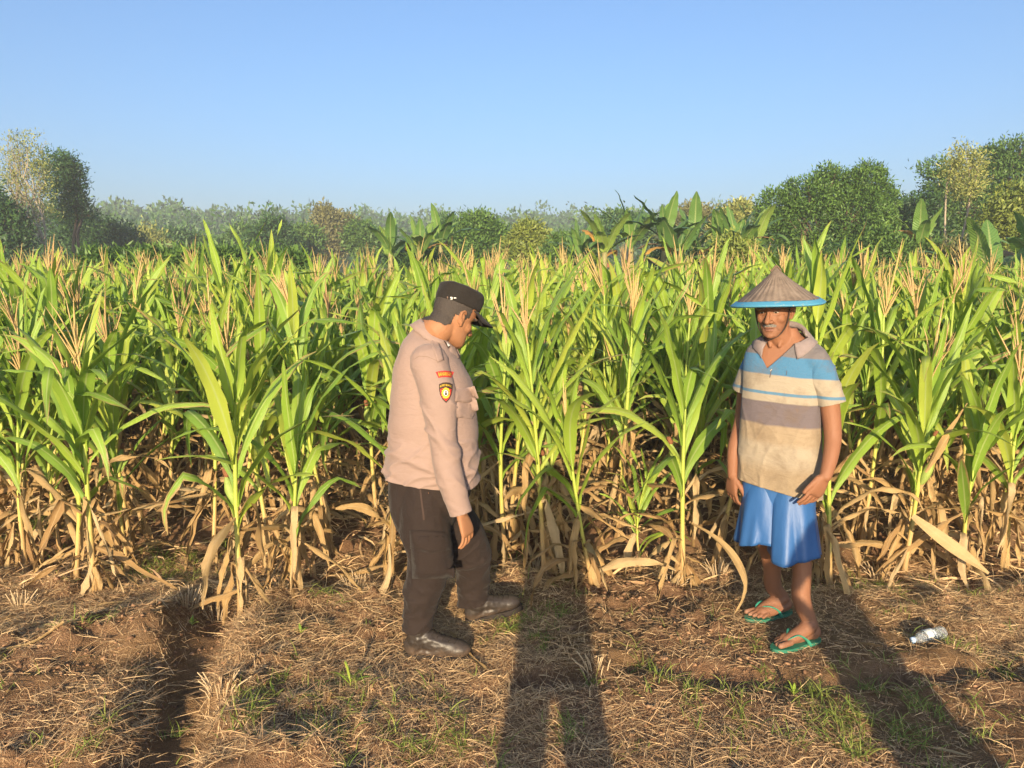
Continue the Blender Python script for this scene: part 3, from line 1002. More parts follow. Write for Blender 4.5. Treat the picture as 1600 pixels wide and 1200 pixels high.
for i, (bp, by, lobes, mk, lab, dep) in enumerate(MIDT):
    lobes = [(a, b + 5, c * .84, d_ * .80) for a, b, c, d_ in lobes]
    make_tree('shrub' if 'shrub' in lab else 'leafy_tree', lab, 'shrub' if 'shrub' in lab else 'tree', dep, bp, lobes, MF[mk], 300 + 300 * len(lobes), 10, .0052 * dep, .0024 * dep, .0048 * dep, M_BARK, .10, EDGE, .9, .6, .3, seed=20 + i)
# ---- right
make_tree('mango_tree', 'big dense dark green round tree behind the man in the conical hat', 'tree', 25, 1300,
          [(1345, 292, 34, 28), (1300, 300, 34, 30), (1255, 310, 34, 28), (1215, 328, 32, 30), (1375, 322, 26, 30), (1330, 340, 48, 46), (1270, 352, 52, 44), (1205, 370, 32, 40), (1368, 368, 34, 36),
           (1300, 392, 60, 28), (1355, 270, 18, 13), (1290, 275, 16, 13)], MF['mango'], 4300, 11, .115, .042, .085, M_BARK, .2, EDGE, .8, .78, .35, seed=41)
make_tree('leafy_tree', 'tall layered green tree at the right edge', 'tree', 30, 1560,
          [(1580, 245, 40, 24), (1545, 252, 28, 20), (1468, 262, 28, 14), (1480, 285, 34, 20), (1560, 290, 50, 34), (1610, 290, 50, 60), (1470, 312, 30, 22), (1520, 330, 60, 34), (1590, 350, 50, 40), (1530, 375, 70, 30)],
          MF['mid'], 3000, 11, .15, .055, .17, M_BARK, .16, EDGE, .8, .5, .2, seed=43, flat=.5)
make_tree('thin_tree', 'thin pale-stemmed tree standing in front of the right-hand trees', 'tree', 24, 1498,
          [(1505, 240, 18, 12), (1490, 262, 20, 16), (1525, 255, 14, 14), (1508, 290, 24, 22)], MF['pale'], 330, 9, .11, .034, .13, M_PALEBARK, .045, EDGE, .8, .2, .3, stems=2, seed=45)
make_tree('leafy_tree', 'yellow-leaved tree at the right border behind the banana', 'tree', 22, 1590,
          [(1585, 312, 26, 18), (1560, 340, 24, 20), (1600, 350, 34, 24), (1570, 372, 28, 18)], MF['yellow'], 620, 9, .14, .05, .14, M_BARK, .07, EDGE, .8, .4, .3, seed=47)
make_tree('leafy_tree', 'dark tree filling the gap between round tree and right-hand banana', 'tree', 29, 1425,
          [(1420, 345, 26, 30), (1440, 330, 22, 24), (1450, 375, 40, 30), (1400, 385, 30, 24)], MF['dark'], 900, 10, .17, .07, .17, M_BARK, .1, EDGE, .8, .5, .3, seed=48)
for i, (px, py, rx, ry, dep, mk, lab) in enumerate([
        (1150, 398, 30, 26, 18.5, 'yellow', 'yellow-green shrub just left of the conical hat'),
        (1385, 385, 22, 26, 20, 'mid', 'slender green shrub below the small banana plant'),
        (1440, 398, 40, 28, 21, 'mid', 'scrubby green shrub at the field end right of the hat'),
        (1500, 408, 36, 26, 20, 'brown', 'dry brownish shrub beneath the thin pale tree'),
        (1330, 408, 44, 24, 21, 'dark', 'dark low shrub under the big round tree'),
        (1560, 430, 40, 24, 18, 'brown', 'weedy brown shrub at the right end of the field'),
        (650, 402, 46, 18, 24, 'dark', 'dark low shrub under the left banana clump'),
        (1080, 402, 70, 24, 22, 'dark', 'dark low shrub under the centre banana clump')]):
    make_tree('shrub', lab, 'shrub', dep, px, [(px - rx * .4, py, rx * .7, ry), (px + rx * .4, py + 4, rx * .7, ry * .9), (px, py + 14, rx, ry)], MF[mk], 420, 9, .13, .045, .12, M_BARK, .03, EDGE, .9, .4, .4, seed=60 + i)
# ---- cassava patch behind the left part of the field
for i, px in enumerate((195, 232, 268, 300, 336, 372, 405, 150, 455)):
    rng = random.Random(i)
    dep = 19 + rng.uniform(-1, 1.5)
    make_tree('cassava_shrub', ['first', 'second', 'third', 'fourth', 'fifth', 'sixth', 'seventh', 'leftmost', 'rightmost'][i] + ' dark green cassava shrub of the row behind the left corn', 'shrub', dep, px,
              [(px, 408, 24, 14), (px + 10, 420, 24, 18), (px - 12, 418, 20, 16)], MF['mango'], 240, 8, .20, .05, .10, M_BARK, .03, 'cassava shrubs behind the left corn', .9, .5, .2, seed=80 + i)
# ---- far wood on the rising ground
def build_wood():
    Vs, Fs, Rs = [], [], []
    off = 0
    for k in range(1050):
        d = 72 + 185 * trs.rand() ** 0.62
        ang = (trs.rand() - 0.5) * 1.42
        x, y = d * math.sin(ang), d * math.cos(ang)
        z = float(hill(np.array([x]), np.array([y]))[0])
        hgt = 4.2 + 3.4 * trs.rand()
        if trs.rand() < 0.12: hgt *= 1.22
        r = 1.8 + 1.6 * trs.rand()
        lob = [(Vector((x + trs.randn() * r * .35, y, z + hgt * f)), (r * g_, r * g_, hgt * .24)) for f, g_ in ((.78, .75), (.55, 1.0), (.32, .9))]
        sc = d / 140
        V, F, rn = crown_arrays(lob, 46, 6, 0.62 * sc + .18, 0.36 * sc + .10, .45, .6, .4)
        Vs.append(V); Fs.append(F + off); Rs.append(np.clip(rn * .7 + (trs.rand() - .35) * .6, 0, 1)); off += len(V)
    me = np_mesh('far_wood', np.concatenate(Vs), np.concatenate(Fs), None, {'rnd': np.concatenate(Rs)}, smooth=False)
    tag(meshobj('far_wood', me, MF['wood']), 'hazy green wood covering the low rise behind the field', 'wood', kind='stuff')
build_wood()

# ------------------------------------------------------------------ banana plants
def banana_mat():
    t = NT('banana_leaf')
    uv = t.n('ShaderNodeUVMap').outputs[0]
    sep = t.n('ShaderNodeSeparateXYZ'); t.set(sep.inputs[0], uv)
    u, v = sep.outputs[0], sep.outputs[1]
    d = t.math('ABSOLUTE', t.math('SUBTRACT', u, 0.5))
    rib = t.ramp(d, [(0.0, (1, 1, 1)), (0.03, (1, 1, 1)), (0.06, (0, 0, 0))])
    tint = t.attr('rnd').outputs['Fac']
    c = t.ramp(tint, [(0, (0.07, 0.155, 0.038)), (.6, (0.14, 0.26, 0.05)), (1, (0.26, 0.36, 0.06))])
    vein = t.math('SINE', t.math('ADD', t.math('MULTIPLY', v, 150.0), t.math('MULTIPLY', d, -30.0)))
    c = t.mix(t.math('MULTIPLY', t.math('ADD', vein, 1), .09), c, (0.20, 0.28, 0.08))
    c = t.mix(t.math('MULTIPLY', rib, .7), c, (0.32, 0.38, 0.14))
    dry = t.math('ADD', t.attr('dry').outputs['Fac'], t.math('MULTIPLY', t.math('SUBTRACT', t.noise(2.5, 4, .6, t.coord()), .5), .8))
    c = t.mix(t.ramp(dry, [(.45, (0, 0, 0)), (.65, (1, 1, 1))]), c, t.mix(t.noise(4, 3, .6, t.coord()), (0.30, 0.15, 0.06), (0.62, 0.36, 0.04)))
    s = t.principled(c, .42, .4, t.bump(vein, .3, .01))
    return t.finish(t.add_translucent(s, c, .25))
M_BANANA = banana_mat()
M_BSTEM = simple_mat('banana_stem', (0.22, 0.20, 0.08), .6, .3, .4, 5, .3, 30)
def banana_leaf(rng, base, az, L, W, th0, th1, dry):
    segs, cols = 16, 6
    V, UV = [], []
    pos = Vector(base)
    tear = [rng.random() for _ in range(segs + 1)]
    for i in range(segs + 1):
        t = i / segs
        th = th0 + (th1 - th0) * t ** 1.7
        out = Vector((math.cos(az), math.sin(az), 0))
        T = out * math.sin(th) + Vector((0, 0, 1)) * math.cos(th)
        S = Vector((-math.sin(az), math.cos(az), 0)); N = T.cross(S)
        if i: pos = pos + T * (L / segs)
        q = max(0, (t - .16) / .84)
        w = max(.03, W * (math.sin(math.pi * min(1, q ** .72)) ** .55) if 0 < q < 1 else .03)
        for j in range(cols + 1):
            s = j / cols * 2 - 1
            e = abs(s)
            wv = (tear[i] - .5) * .3 * W * e
            V.append(pos + S * (s * w / 2) + T * wv * .5 + N * (-e * w * .10 + (tear[(i * 3) % segs] - .5) * .16 * W * e))
            UV.append((j / cols, t))
    F = grid_faces(segs + 1, cols + 1)
    n = len(V)
    me = np_mesh('leaf', [tuple(v) for v in V], F, UV, {'rnd': np.full(n, rng.random()), 'dry': np.full(n, dry)})
    me.materials.append(M_BANANA)
    return me
def banana(px, depth, top_py, label, n=8, seed=0, dry=(), tall=.66, W=.34):
    rng = random.Random(seed)
    p = at(px, 440, depth)
    z0 = zg(p.x, depth)
    root = empty('banana_plant', (p.x, depth, z0), rng.random() * 6.28)
    tag(root, label, 'banana plant', 'banana plants beyond the corn')
    Ht = at(px, top_py, depth).z - z0
    hs = Ht * tall
    V, F = tube_geo([(0, 0, -.1), (.02, 0, hs * .3), (.03, .02, hs * .7), (.04, .02, hs), (.045, .02, hs * 1.08)], [.13, .12, .10, .075, .03], 9)
    me = np_mesh('stem', V, F); me.materials.append(M_BSTEM)
    meshobj('stem', me, None, root)
    n += 3
    for i in range(n):
        t = i / max(1, n - 1)
        az = i * 2.4 + rng.uniform(-.4, .4)
        L = (Ht - hs) * rng.uniform(.85, 1.2)
        th0 = .10 + .75 * (1 - t); th1 = th0 + rng.uniform(.15, .7) + 1.3 * (1 - t) ** 1.2
        d = 0.95 if i in dry else (.25 if rng.random() < .3 else 0)
        lf = banana_leaf(rng, (.04, .02, hs * rng.uniform(.9, 1.05)), az, L, W * rng.uniform(.8, 1.15), th0, th1, d)
        meshobj('leaf', lf, None, root)
    return root
banana(610, 23, 335, 'banana plant at the left end of the left clump, upright leaf', 7, 1)
banana(655, 22, 330, 'banana plant in the middle of the clump behind the cap', 8, 2, (0, 1))
banana(690, 24, 318, 'banana plant with tall spear leaf at right of the left clump', 7, 3, (0,))
banana(945, 20, 318, 'banana plant with an orange dying leaf, left end of the centre clump', 8, 4, (0, 3))
banana(985, 21.5, 312, 'banana plant second in the centre clump, ragged drooping leaves', 8, 5, (1,))
banana(905, 22.5, 335, 'small banana plant leaning left of the orange dying leaf', 7, 31)
banana(1060, 19.5, 335, 'low banana plant in front of the tallest one, drooping leaves', 8, 33, (0, 2))
banana(1150, 19.8, 322, 'banana plant at the right end of the centre clump, torn leaves', 8, 35, (1,))
banana(1035, 21, 296, 'tallest banana plant of the centre clump with broad upright leaves', 8, 6)
banana(1085, 22, 312, 'banana plant right of the tallest one in the centre clump', 7, 7)
banana(1125, 20.5, 330, 'banana plant with a yellow drooping leaf near the hat', 8, 8, (1,))
banana(1178, 22.5, 300, 'banana plant against the big round tree', 7, 9)
banana(1432, 21, 306, 'small banana plant with bright upright leaf right of the round tree', 6, 10, (0,))
banana(1548, 15.9, 335, 'broad-leaved banana plant at the right edge of the corn', 7, 23, (0,), .42, .5)
banana(1625, 16.6, 315, 'banana plant with brown torn leaf cut by the right border', 8, 12, (0, 1, 2), .55, .5)

# ------------------------------------------------------------------ small farm hut seen between the trees
def build_hut():
    p = at(880, 440, 40)
    z0 = zg(p.x, 40)
    root = empty('farm_hut', (p.x, 40, z0), .3)
    tag(root, 'small hut with red tiled roof glimpsed between the far shrubs', 'hut')
    def box(nm, x0, x1, y0, y1, a, b, mat):
        me = bpy.data.meshes.new(nm)
        v = [(x, y, z) for z in (a, b) for y in (y0, y1) for x in (x0, x1)]
        me.from_pydata(v, [], [(0, 2, 3, 1), (4, 5, 7, 6), (0, 1, 5, 4), (2, 6, 7, 3), (0, 4, 6, 2), (1, 3, 7, 5)])
        return meshobj(nm, me, mat, root)
    wall = simple_mat('hut_wall', (.24, .19, .14), .9, .1)
    box('wall', -1.6, 1.6, -1.3, 1.3, -.2, 2.6, wall)
    box('door', -.4, .4, -1.34, -1.30, 0, 2.0, M_BARK)
    me = bpy.data.meshes.new('roof')
    v = [(-1.9, -1.7, 2.5), (1.9, -1.7, 2.5), (1.9, 0, 3.7), (-1.9, 0, 3.7), (1.9, 1.7, 2.5), (-1.9, 1.7, 2.5)]
    v += [(x, y, z - .08) for x, y, z in v]
    me.from_pydata(v, [], [(0, 1, 2, 3), (3, 2, 4, 5), (7, 6, 9, 8), (8, 9, 11, 10), (0, 6, 7, 1), (5, 4, 10, 11), (0, 3, 9, 6), (3, 5, 11, 9), (1, 7, 8, 2), (2, 8, 10, 4)])
    meshobj('roof', me, simple_mat('hut_roof', (.30, .10, .06), .9, .1), root)
build_hut()
# ================================================================== PEOPLE: shared builders
def cr(pts, m=5):
    """Catmull-Rom through pts (lists of floats), m steps per span"""
    P = [np.array(p, dtype=float) for p in pts]
    P = [2 * P[0] - P[1]] + P + [2 * P[-1] - P[-2]]
    out = []
    for i in range(1, len(P) - 2):
        for s in range(m):
            t = s / m
            a, b, c, d = P[i - 1], P[i], P[i + 1], P[i + 2]
            out.append(.5 * (2 * b + (c - a) * t + (2 * a - 5 * b + 4 * c - d) * t * t + (3 * b - a - 3 * c + d) * t ** 3))
    out.append(P[-2])
    return out
class Pieces:
    """closed shells that are fused into one surface"""
    def __init__(self):
        self.g = Geo()
    def ell(self, c, r, M=None, nu=12, nv=18):
        V = []
        for i in range(nu + 1):
            th = math.pi * i / nu
            for j in range(nv):
                ph = 2 * math.pi * j / nv
                p = Vector((r[0] * math.sin(th) * math.cos(ph), r[1] * math.sin(th) * math.sin(ph), r[2] * math.cos(th)))
                if M is not None: p = M @ p
                V.append(p + Vector(c))
        self.g.add(V, grid_faces(nu + 1, nv, True))
    def limb(self, pts, rad, m=5, k=18, M=None, flat=None, fx=1.0):
        """tapered tube through pts; flat = direction squeezed by factor fx"""
        data = cr([list(p) + [r] for p, r in zip(pts, rad)], m)
        C_ = [Vector(d[:3]) for d in data]; Rr = [max(d[3], .001) for d in data]
        # rounded ends
        T0 = (C_[0] - C_[1]).normalized(); T1 = (C_[-1] - C_[-2]).normalized()
        ends0 = [(C_[0] + T0 * Rr[0] * s, Rr[0] * math.sqrt(max(0, 1 - s * s)) + 1e-4) for s in (.98, .85, .5)]
        ends1 = [(C_[-1] + T1 * Rr[-1] * s, Rr[-1] * math.sqrt(max(0, 1 - s * s)) + 1e-4) for s in (.5, .85, .98)]
        C_ = [e[0] for e in ends0] + C_ + [e[0] for e in ends1]
        Rr = [e[1] for e in ends0] + Rr + [e[1] for e in ends1]
        V = []
        ref = None
        n = len(C_)
        for i, p in enumerate(C_):
            T = (C_[min(i + 1, n - 1)] - C_[max(i - 1, 0)]).normalized()
            if ref is None:
                ref = flat if flat is not None and abs(T.dot(flat)) < .95 else T.orthogonal()
            A = (ref - T * ref.dot(T)).normalized()
            if flat is None: ref = A
            B = T.cross(A)
            for j in range(k):
                an = 2 * math.pi * j / k
                q = p + (A * math.cos(an) * (fx if flat is not None else 1) + B * math.sin(an)) * Rr[i]
                V.append(M @ q if M is not None else q)
        F = [tuple(f) for f in grid_faces(n, k, True)] + [tuple(range(k - 1, -1, -1)), tuple(range((n - 1) * k, n * k))]
        self.g.add(V, F)
    def loft(self, secs, Fw, Lf, m=4, k=44, M=None):
        """secs: (center, front, back, halfwidth, exponent)"""
        data = cr([list(s[0]) + list(s[1:]) for s in secs], m)
        V = []
        for d in data:
            c = Vector(d[:3]); fr, bk, hw, ex = d[3:]
            fr, bk, hw = max(fr, .002), max(bk, .002), max(hw, .002)
            for j in range(k):
                an = 2 * math.pi * j / k
                ca, sa = math.cos(an), math.sin(an)
                ca = math.copysign(abs(ca) ** (2 / ex), ca); sa = math.copysign(abs(sa) ** (2 / ex), sa)
                q = c + Fw * (ca * (fr if ca > 0 else bk)) + Lf * (sa * hw)
                V.append(M @ q if M is not None else q)
        n = len(data)
        F = [tuple(f) for f in grid_faces(n, k, True)] + [tuple(range(k - 1, -1, -1)), tuple(range((n - 1) * k, n * k))]
        self.g.add(V, F)
    def fuse(self, voxel, iters=4, fac=.5):
        me = bpy.data.meshes.new('tmp')
        me.from_pydata(self.g.V, [], self.g.F)
        o = bpy.data.objects.new('tmp', me)
        C.objects.link(o)
        md = o.modifiers.new('r', 'REMESH'); md.mode = 'VOXEL'; md.voxel_size = voxel; md.use_smooth_shade = True
        if iters:
            ms = o.modifiers.new('s', 'SMOOTH'); ms.factor = fac; ms.iterations = iters
        dg = bpy.context.evaluated_depsgraph_get()
        out = bpy.data.meshes.new_from_object(o.evaluated_get(dg))
        bpy.data.objects.remove(o); bpy.data.meshes.remove(me)
        out.polygons.foreach_set('use_smooth', np.ones(len(out.polygons), dtype=bool))
        return out
def mcos(me):
    a = np.zeros(len(me.vertices) * 3, np.float32); me.vertices.foreach_get('co', a)
    return a.reshape(-1, 3)
def mnor(me):
    a = np.zeros(len(me.vertices) * 3, np.float32); me.vertices.foreach_get('normal', a)
    return a.reshape(-1, 3)
def set_cos(me, co):
    me.vertices.foreach_set('co', co.astype(np.float32).ravel()); me.update()
def set_col(me, col, name='Col'):
    a = me.color_attributes.new(name, 'FLOAT_COLOR', 'POINT')
    a.data.foreach_set('color', np.concatenate([col, np.ones((len(col), 1))], 1).astype(np.float32).ravel())
def inv_local(M, co):
    Mi = np.array(M.inverted())
    return co @ Mi[:3, :3].T + Mi[:3, 3]
def cloth_noise(me, amp, sc, seed=0, mask=None):
    """push vertices along their normals by stretched noise: folds"""
    co = mcos(me); no = mnor(me)
    d = np.array([mnoise.noise(Vector((p[0] * sc[0] + seed, p[1] * sc[1], p[2] * sc[2]))) for p in co])
    d = np.sign(d) * np.abs(d) ** .8
    if mask is not None: d = d * mask(co)
    set_cos(me, co + no * (d * amp)[:, None])
def creases(me, amp, sc, tilt=0.0, seed=0, mask=None):
    """narrow ridged folds running across the stretched axis"""
    co = mcos(me); no = mnor(me)
    ct, st = math.cos(tilt), math.sin(tilt)
    d = np.empty(len(co))
    for i, p in enumerate(co):
        x, z = p[0] * ct - p[2] * st, p[0] * st + p[2] * ct
        n = mnoise.noise(Vector((x * sc[0] + seed, p[1] * sc[1], z * sc[2] + seed * 2)))
        d[i] = max(0.0, 1 - abs(n) * 4.5) ** 1.5
    if mask is not None: d = d * mask(co)
    set_cos(me, co + no * (d * amp)[:, None])
def to_bm(me):
    bm = bmesh.new(); bm.from_mesh(me); return bm
def cut(me, co, no, sel=None):
    """cut away everything on the normal side of a plane, within sel(center)"""
    bm = to_bm(me)
    fs = [f for f in bm.faces if sel is None or sel(f.calc_center_median())]
    geom = list({v for f in fs for v in f.verts}) + list({e for f in fs for e in f.edges}) + fs
    bmesh.ops.bisect_plane(bm, geom=geom, plane_co=co, plane_no=no, dist=1e-5)
    no = Vector(no); co = Vector(co)
    kill = [f for f in bm.faces if (f.calc_center_median() - co).dot(no) > 0 and (sel is None or sel(f.calc_center_median()))]
    bmesh.ops.delete(bm, geom=kill, context='FACES')
    bm.to_mesh(me); bm.free(); me.update()
def solidify(o, t=.003):
    md = o.modifiers.new('thickness', 'SOLIDIFY'); md.thickness = t; md.offset = -1
    return o
def shell(me, mask, offset, name, jitter=0.0, seed=0):
    """patch lifted off a surface: hair, brows, moustache"""
    bm = to_bm(me)
    bm.normal_update()
    kill = [f for f in bm.faces if not mask(f.calc_center_median())]
    bmesh.ops.delete(bm, geom=kill, context='FACES')
    rng = random.Random(seed)
    for v in bm.verts:
        b = any(e.is_boundary for e in v.link_edges)
        v.co += v.normal * (offset * (.15 if b else 1) + (rng.uniform(-1, 1) * jitter))
    out = bpy.data.meshes.new(name)
    bm.to_mesh(out); bm.free()
    out.polygons.foreach_set('use_smooth', np.ones(len(out.polygons), dtype=bool))
    while out.materials: out.materials.pop()
    for a in list(out.color_attributes): out.color_attributes.remove(a)
    return out
def bvh_of(*meshes):
    V, P = [], []
    for me in meshes:
        o = len(V)
        V += [v.co.copy() for v in me.vertices]
        P += [[i + o for i in p.vertices] for p in me.polygons]
    return BVHTree.FromPolygons(V, P)
def project(bvh, pts, d, off):
    """drop points along d onto a surface, keeping them off above it"""
    out = []
    d = Vector(d).normalized()
    for p in pts:
        hit = bvh.ray_cast(Vector(p) - d * .5, d)
        q = hit[0] - d * off if hit[0] is not None else Vector(p)
        out.append(q)
    return out
def skin_mat(name):
    t = NT(name)
    c = t.attr('Col').outputs['Color']
    ob = t.coord('Object')
    n = t.noise(28, 4, .6, ob)
    c = t.mix(t.math('MULTIPLY', n, .45), c, t.mix(.5, c, (0.10, 0.035, 0.02)))
    c = t.mix(t.math('MULTIPLY', t.noise(8, 3, .6, ob), .22), c, t.mix(.5, c, (0.42, 0.22, 0.13)))
    nm = t.bump(t.math('ADD', t.noise(240, 3, .6, ob), t.math('MULTIPLY', t.noise(45, 4, .6, ob), 2.0)), .35, .003)
    return t.finish(t.principled(c, .60, .28, nm, Subsurface_Weight=.06, Subsurface_Radius=(.01, .004, .002)))
def head_matrix(pos, yaw, pitch, roll=0.0, s=1.0):
    """local X forward, Y left, Z up; yaw about Z (0 = facing +x), pitch down positive"""
    return Matrix.Translation(pos) @ Matrix.Rotation(yaw, 4, 'Z') @ Matrix.Rotation(pitch, 4, 'Y') @ Matrix.Rotation(roll, 4, 'X') @ Matrix.Scale(s, 4)
HEAD = [(-.119, .068, -.035, .016), (-.110, .085, -.004, .034), (-.094, .088, .022, .047), (-.073, .087, .046, .056), (-.050, .086, .070, .062), (-.025, .085, .085, .067),
        (0.0, .083, .093, .070), (.022, .089, .097, .072), (.050, .087, .097, .073), (.075, .073, .088, .067), (.097, .047, .066, .050), (.110, .018, .035, .028), (.115, .002, .008, .006)]
def head_pieces(P, M, nose=1.0, jowl=0.0, ear=1.0):
    X, Y = Vector((1, 0, 0)), Vector((0, 1, 0))
    P.loft([(Vector(((f - b) / 2, 0, z)), (f + b) / 2, (f + b) / 2, h + jowl * math.exp(-((z + .085) / .03) ** 2), 2.25) for z, f, b, h in HEAD], X, Y, 3, 40, M)
    P.limb([(.084, 0, .012), (.095, 0, -.012), (.108 * (.97 + .03 * nose), 0, -.036)], [.006, .0085, .0115 * nose], 3, 12, M)
    R3 = M.to_3x3()
    for s in (-1, 1):
        P.ell(M @ Vector((.094, .0135 * s * nose, -.041)), (.012, .0095, .0085), R3, 8, 12)
        P.ell(M @ Vector((.045, .040 * s, -.028)), (.034, .0245, .030), R3, 8, 12)
        P.ell(M @ Vector((.079, .030 * s, .021)), (.011, .026, .0075), R3, 8, 12)
        E = R3 @ Matrix.Rotation(-.25, 3, 'Y') @ Matrix.Rotation(.35 * s, 3, 'Z')
        P.ell(M @ Vector((-.008, .076 * s, -.012)), (.017 * ear, .0065, .032 * ear), E, 10, 14)
        P.limb([(.004, .074 * s, -.040), (-.002, .081 * s, -.030), (-.020, .086 * s, -.008), (-.018, .086 * s, .012), (-.004, .082 * s, .020), (.006, .076 * s, .012)],
               [.006, .0048, .0045, .0045, .0045, .0045], 3, 8, M)
    P.ell(M @ Vector((.0865, 0, -.0665)), (.0085, .023, .0058), R3, 8, 12)
    P.ell(M @ Vector((.0850, 0, -.0785)), (.0085, .020, .0062), R3, 8, 12)
    P.ell(M @ Vector((.076, 0, -.104)), (.015, .021, .014), R3, 8, 12)
def head_finish(co, no, M, col, tone, lip, brow=None, stubble=0.0):
    """eye sockets, mouth line, nostrils; and the colours of lips, lids and beard"""
    L = inv_local(M, co)
    x, y, z = L[:, 0], L[:, 1], L[:, 2]
    front = x > .03
    ay = np.abs(y)
    g = lambda cy, cz, sy, sz: np.exp(-((ay - cy) / sy) ** 2 - ((z - cz) / sz) ** 2) * front
    d = -.0075 * g(.031, .001, .017, .010) + .0022 * g(.031, -.001, .015, .0045)
    d += -.0035 * np.exp(-(y / .021) ** 2 - ((z + .0722) / .0022) ** 2) * front
    d += -.0025 * np.exp(-((ay - .028) / .006) ** 2 - ((z + .058) / .016) ** 2) * front
    co = co + no * d[:, None]
    inhead = (np.abs(x) < .14) & (ay < .10) & (z > -.125) & (z < .13)
    lipm = np.exp(-(y / .021) ** 4 - ((z + .0725) / .0095) ** 4) * front
    col = col * (1 - lipm[:, None] * .75) + np.array(lip) * lipm[:, None] * .75
    mouth = np.exp(-(y / .022) ** 4 - ((z + .0722) / .0020) ** 2) * front
    col = col * (1 - .7 * mouth[:, None])
    lash = np.exp(-((ay - .031) / .0135) ** 4 - ((z - .0005) / .0022) ** 2) * front
    col = col * (1 - .8 * lash[:, None])
    if stubble:
        st = np.exp(-((z + .085) / .03) ** 2) * (x > .0) * inhead
        col = col * (1 - stubble * st[:, None]) + np.array((.06, .05, .045)) * stubble * st[:, None]
    return co, col
def hand_pieces(P, M, curl=(.5, .5, .55, .6), spread=.10, thumb=(.75, .62, -.25), side=1, thumb_bend=.35, s=1.0):
    """M: origin at the wrist, X along the fingers, Y to the thumb side, Z out of the back of the hand"""
    P.loft([(Vector((-.012, 0, 0)), .012, .016, .026, 2.4), (Vector((.02, 0, .001)), .0135, .017, .033, 2.5), (Vector((.06, 0, .003)), .0125, .015, .042, 2.6), (Vector((.092, 0, .001)), .011, .012, .043, 2.6), (Vector((.102, 0, -.001)), .007, .007, .036, 2.4)],
           Vector((0, 0, 1)), Vector((0, 1, 0)), 3, 28, M)
    P.ell(M @ Vector((.035, .024, -.010)), (.030, .016, .014), M.to_3x3(), 8, 12)
    for i, (y0, L, r) in enumerate(((.0335, .074, .0080), (.0115, .083, .0082), (-.0110, .077, .0079), (-.0320, .060, .0071))):
        a = spread * (1.5 - i) * .66
        p = Vector((.090, y0, -.001)); pts = [p.copy()]; rad = [r * 1.08]
        ang = 0.0
        for sgm, (fr, c) in enumerate(((.45, .8), (.31, 1.1), (.24, .7))):
            ang += curl[i] * c
            d = Vector((math.cos(ang) * math.cos(a), math.sin(a), -math.sin(ang)))
            p = p + d * (L * fr); pts.append(p.copy()); rad.append(r * (1.0, .95, .80)[sgm])
        P.limb(pts, rad, 3, 10, M)
    d = Vector(thumb).normalized()
    p0 = Vector((.022, .026, -.006)); p1 = p0 + d * .040
    d2 = (d + Vector((thumb_bend, -thumb_bend * .6, -.15))).normalized()
    p2 = p1 + d2 * .030; p3 = p2 + (d2 + Vector((.2, -.1, 0))).normalized() * .020
    P.limb([p0, p1, p2, p3], [.0140, .0120, .0105, .0088], 3, 12, M)
def frame(o, x, z):
    """matrix with X along x and Z near z"""
    X = Vector(x).normalized(); Z = Vector(z); Z = (Z - X * Z.dot(X)).normalized(); Y = Z.cross(X)
    return Matrix(((X.x, Y.x, Z.x, o[0]), (X.y, Y.y, Z.y, o[1]), (X.z, Y.z, Z.z, o[2]), (0, 0, 0, 1)))
def collar_mesh(name, M, a, b, stand, leaf, out, phimax, drop, point=.35, n=44, gap=0.012):
    """shirt collar about a neck ring; M: X forward, Y left, Z up along the neck"""
    V = []
    for i in range(n + 1):
        u = i / n * 2 - 1
        ph = u * phimax
        cx, sy = -math.cos(ph), math.sin(ph)
        dz = -drop * (1 - math.cos(ph)) / 2
        e = abs(u) ** 5
        def pt(r, z):
            return M @ Vector((cx * (a + r), sy * (b + r), dz + z))
        L = leaf * (1 + point * e)
        V += [pt(0, 0), pt(-.002, stand * .6), pt(0, stand), pt(.006, stand + .003), pt(gap, stand - .004), pt(gap + out * .5, stand - L * .55), pt(gap + out, stand - L)]
    F = grid_faces(n + 1, 7)
    me = np_mesh(name, [tuple(v) for v in V], F)
    return me
def keep_off(me, bvh, gap):
    """push vertices that sink into another surface back out"""
    co = mcos(me)
    for i, p in enumerate(co):
        loc, nrm, idx, dist = bvh.find_nearest(Vector(p))
        if loc is not None and (Vector(p) - loc).dot(nrm) < gap and dist < .05:
            co[i] = loc + nrm * gap
    set_cos(me, co)
def cloth_mat(name, color_fn, rough=.85, weave=900, bump=.25, sheen=.05, spec=.15, fold=.22):
    t = NT(name)
    ob = t.coord('Object')
    c = color_fn(t, ob)
    w = t.math('ADD', t.noise(weave, 1, .5, ob), t.math('MULTIPLY', t.noise(38, 4, .6, t.mapping(ob, (1, 1, 1.8))), 1.5))
    f = t.noise(7, 3, .55, t.mapping(ob, (1, 1, 2.2), (0, 0, 0), (.5, .3, 0)), 1.2)
    f = t.math('ABSOLUTE', t.math('SUBTRACT', f, .5))
    nd = t.n('ShaderNodeBump'); nd.inputs['Strength'].default_value = fold; nd.inputs['Distance'].default_value = .035
    t.set(nd.inputs['Height'], f)
    nb = t.n('ShaderNodeBump'); nb.inputs['Strength'].default_value = bump; nb.inputs['Distance'].default_value = .004
    t.set(nb.inputs['Height'], w); t.set(nb.inputs['Normal'], nd.outputs[0])
    return t.finish(t.principled(c, rough, spec, nb.outputs[0], Sheen_Weight=sheen, Sheen_Roughness=.4))
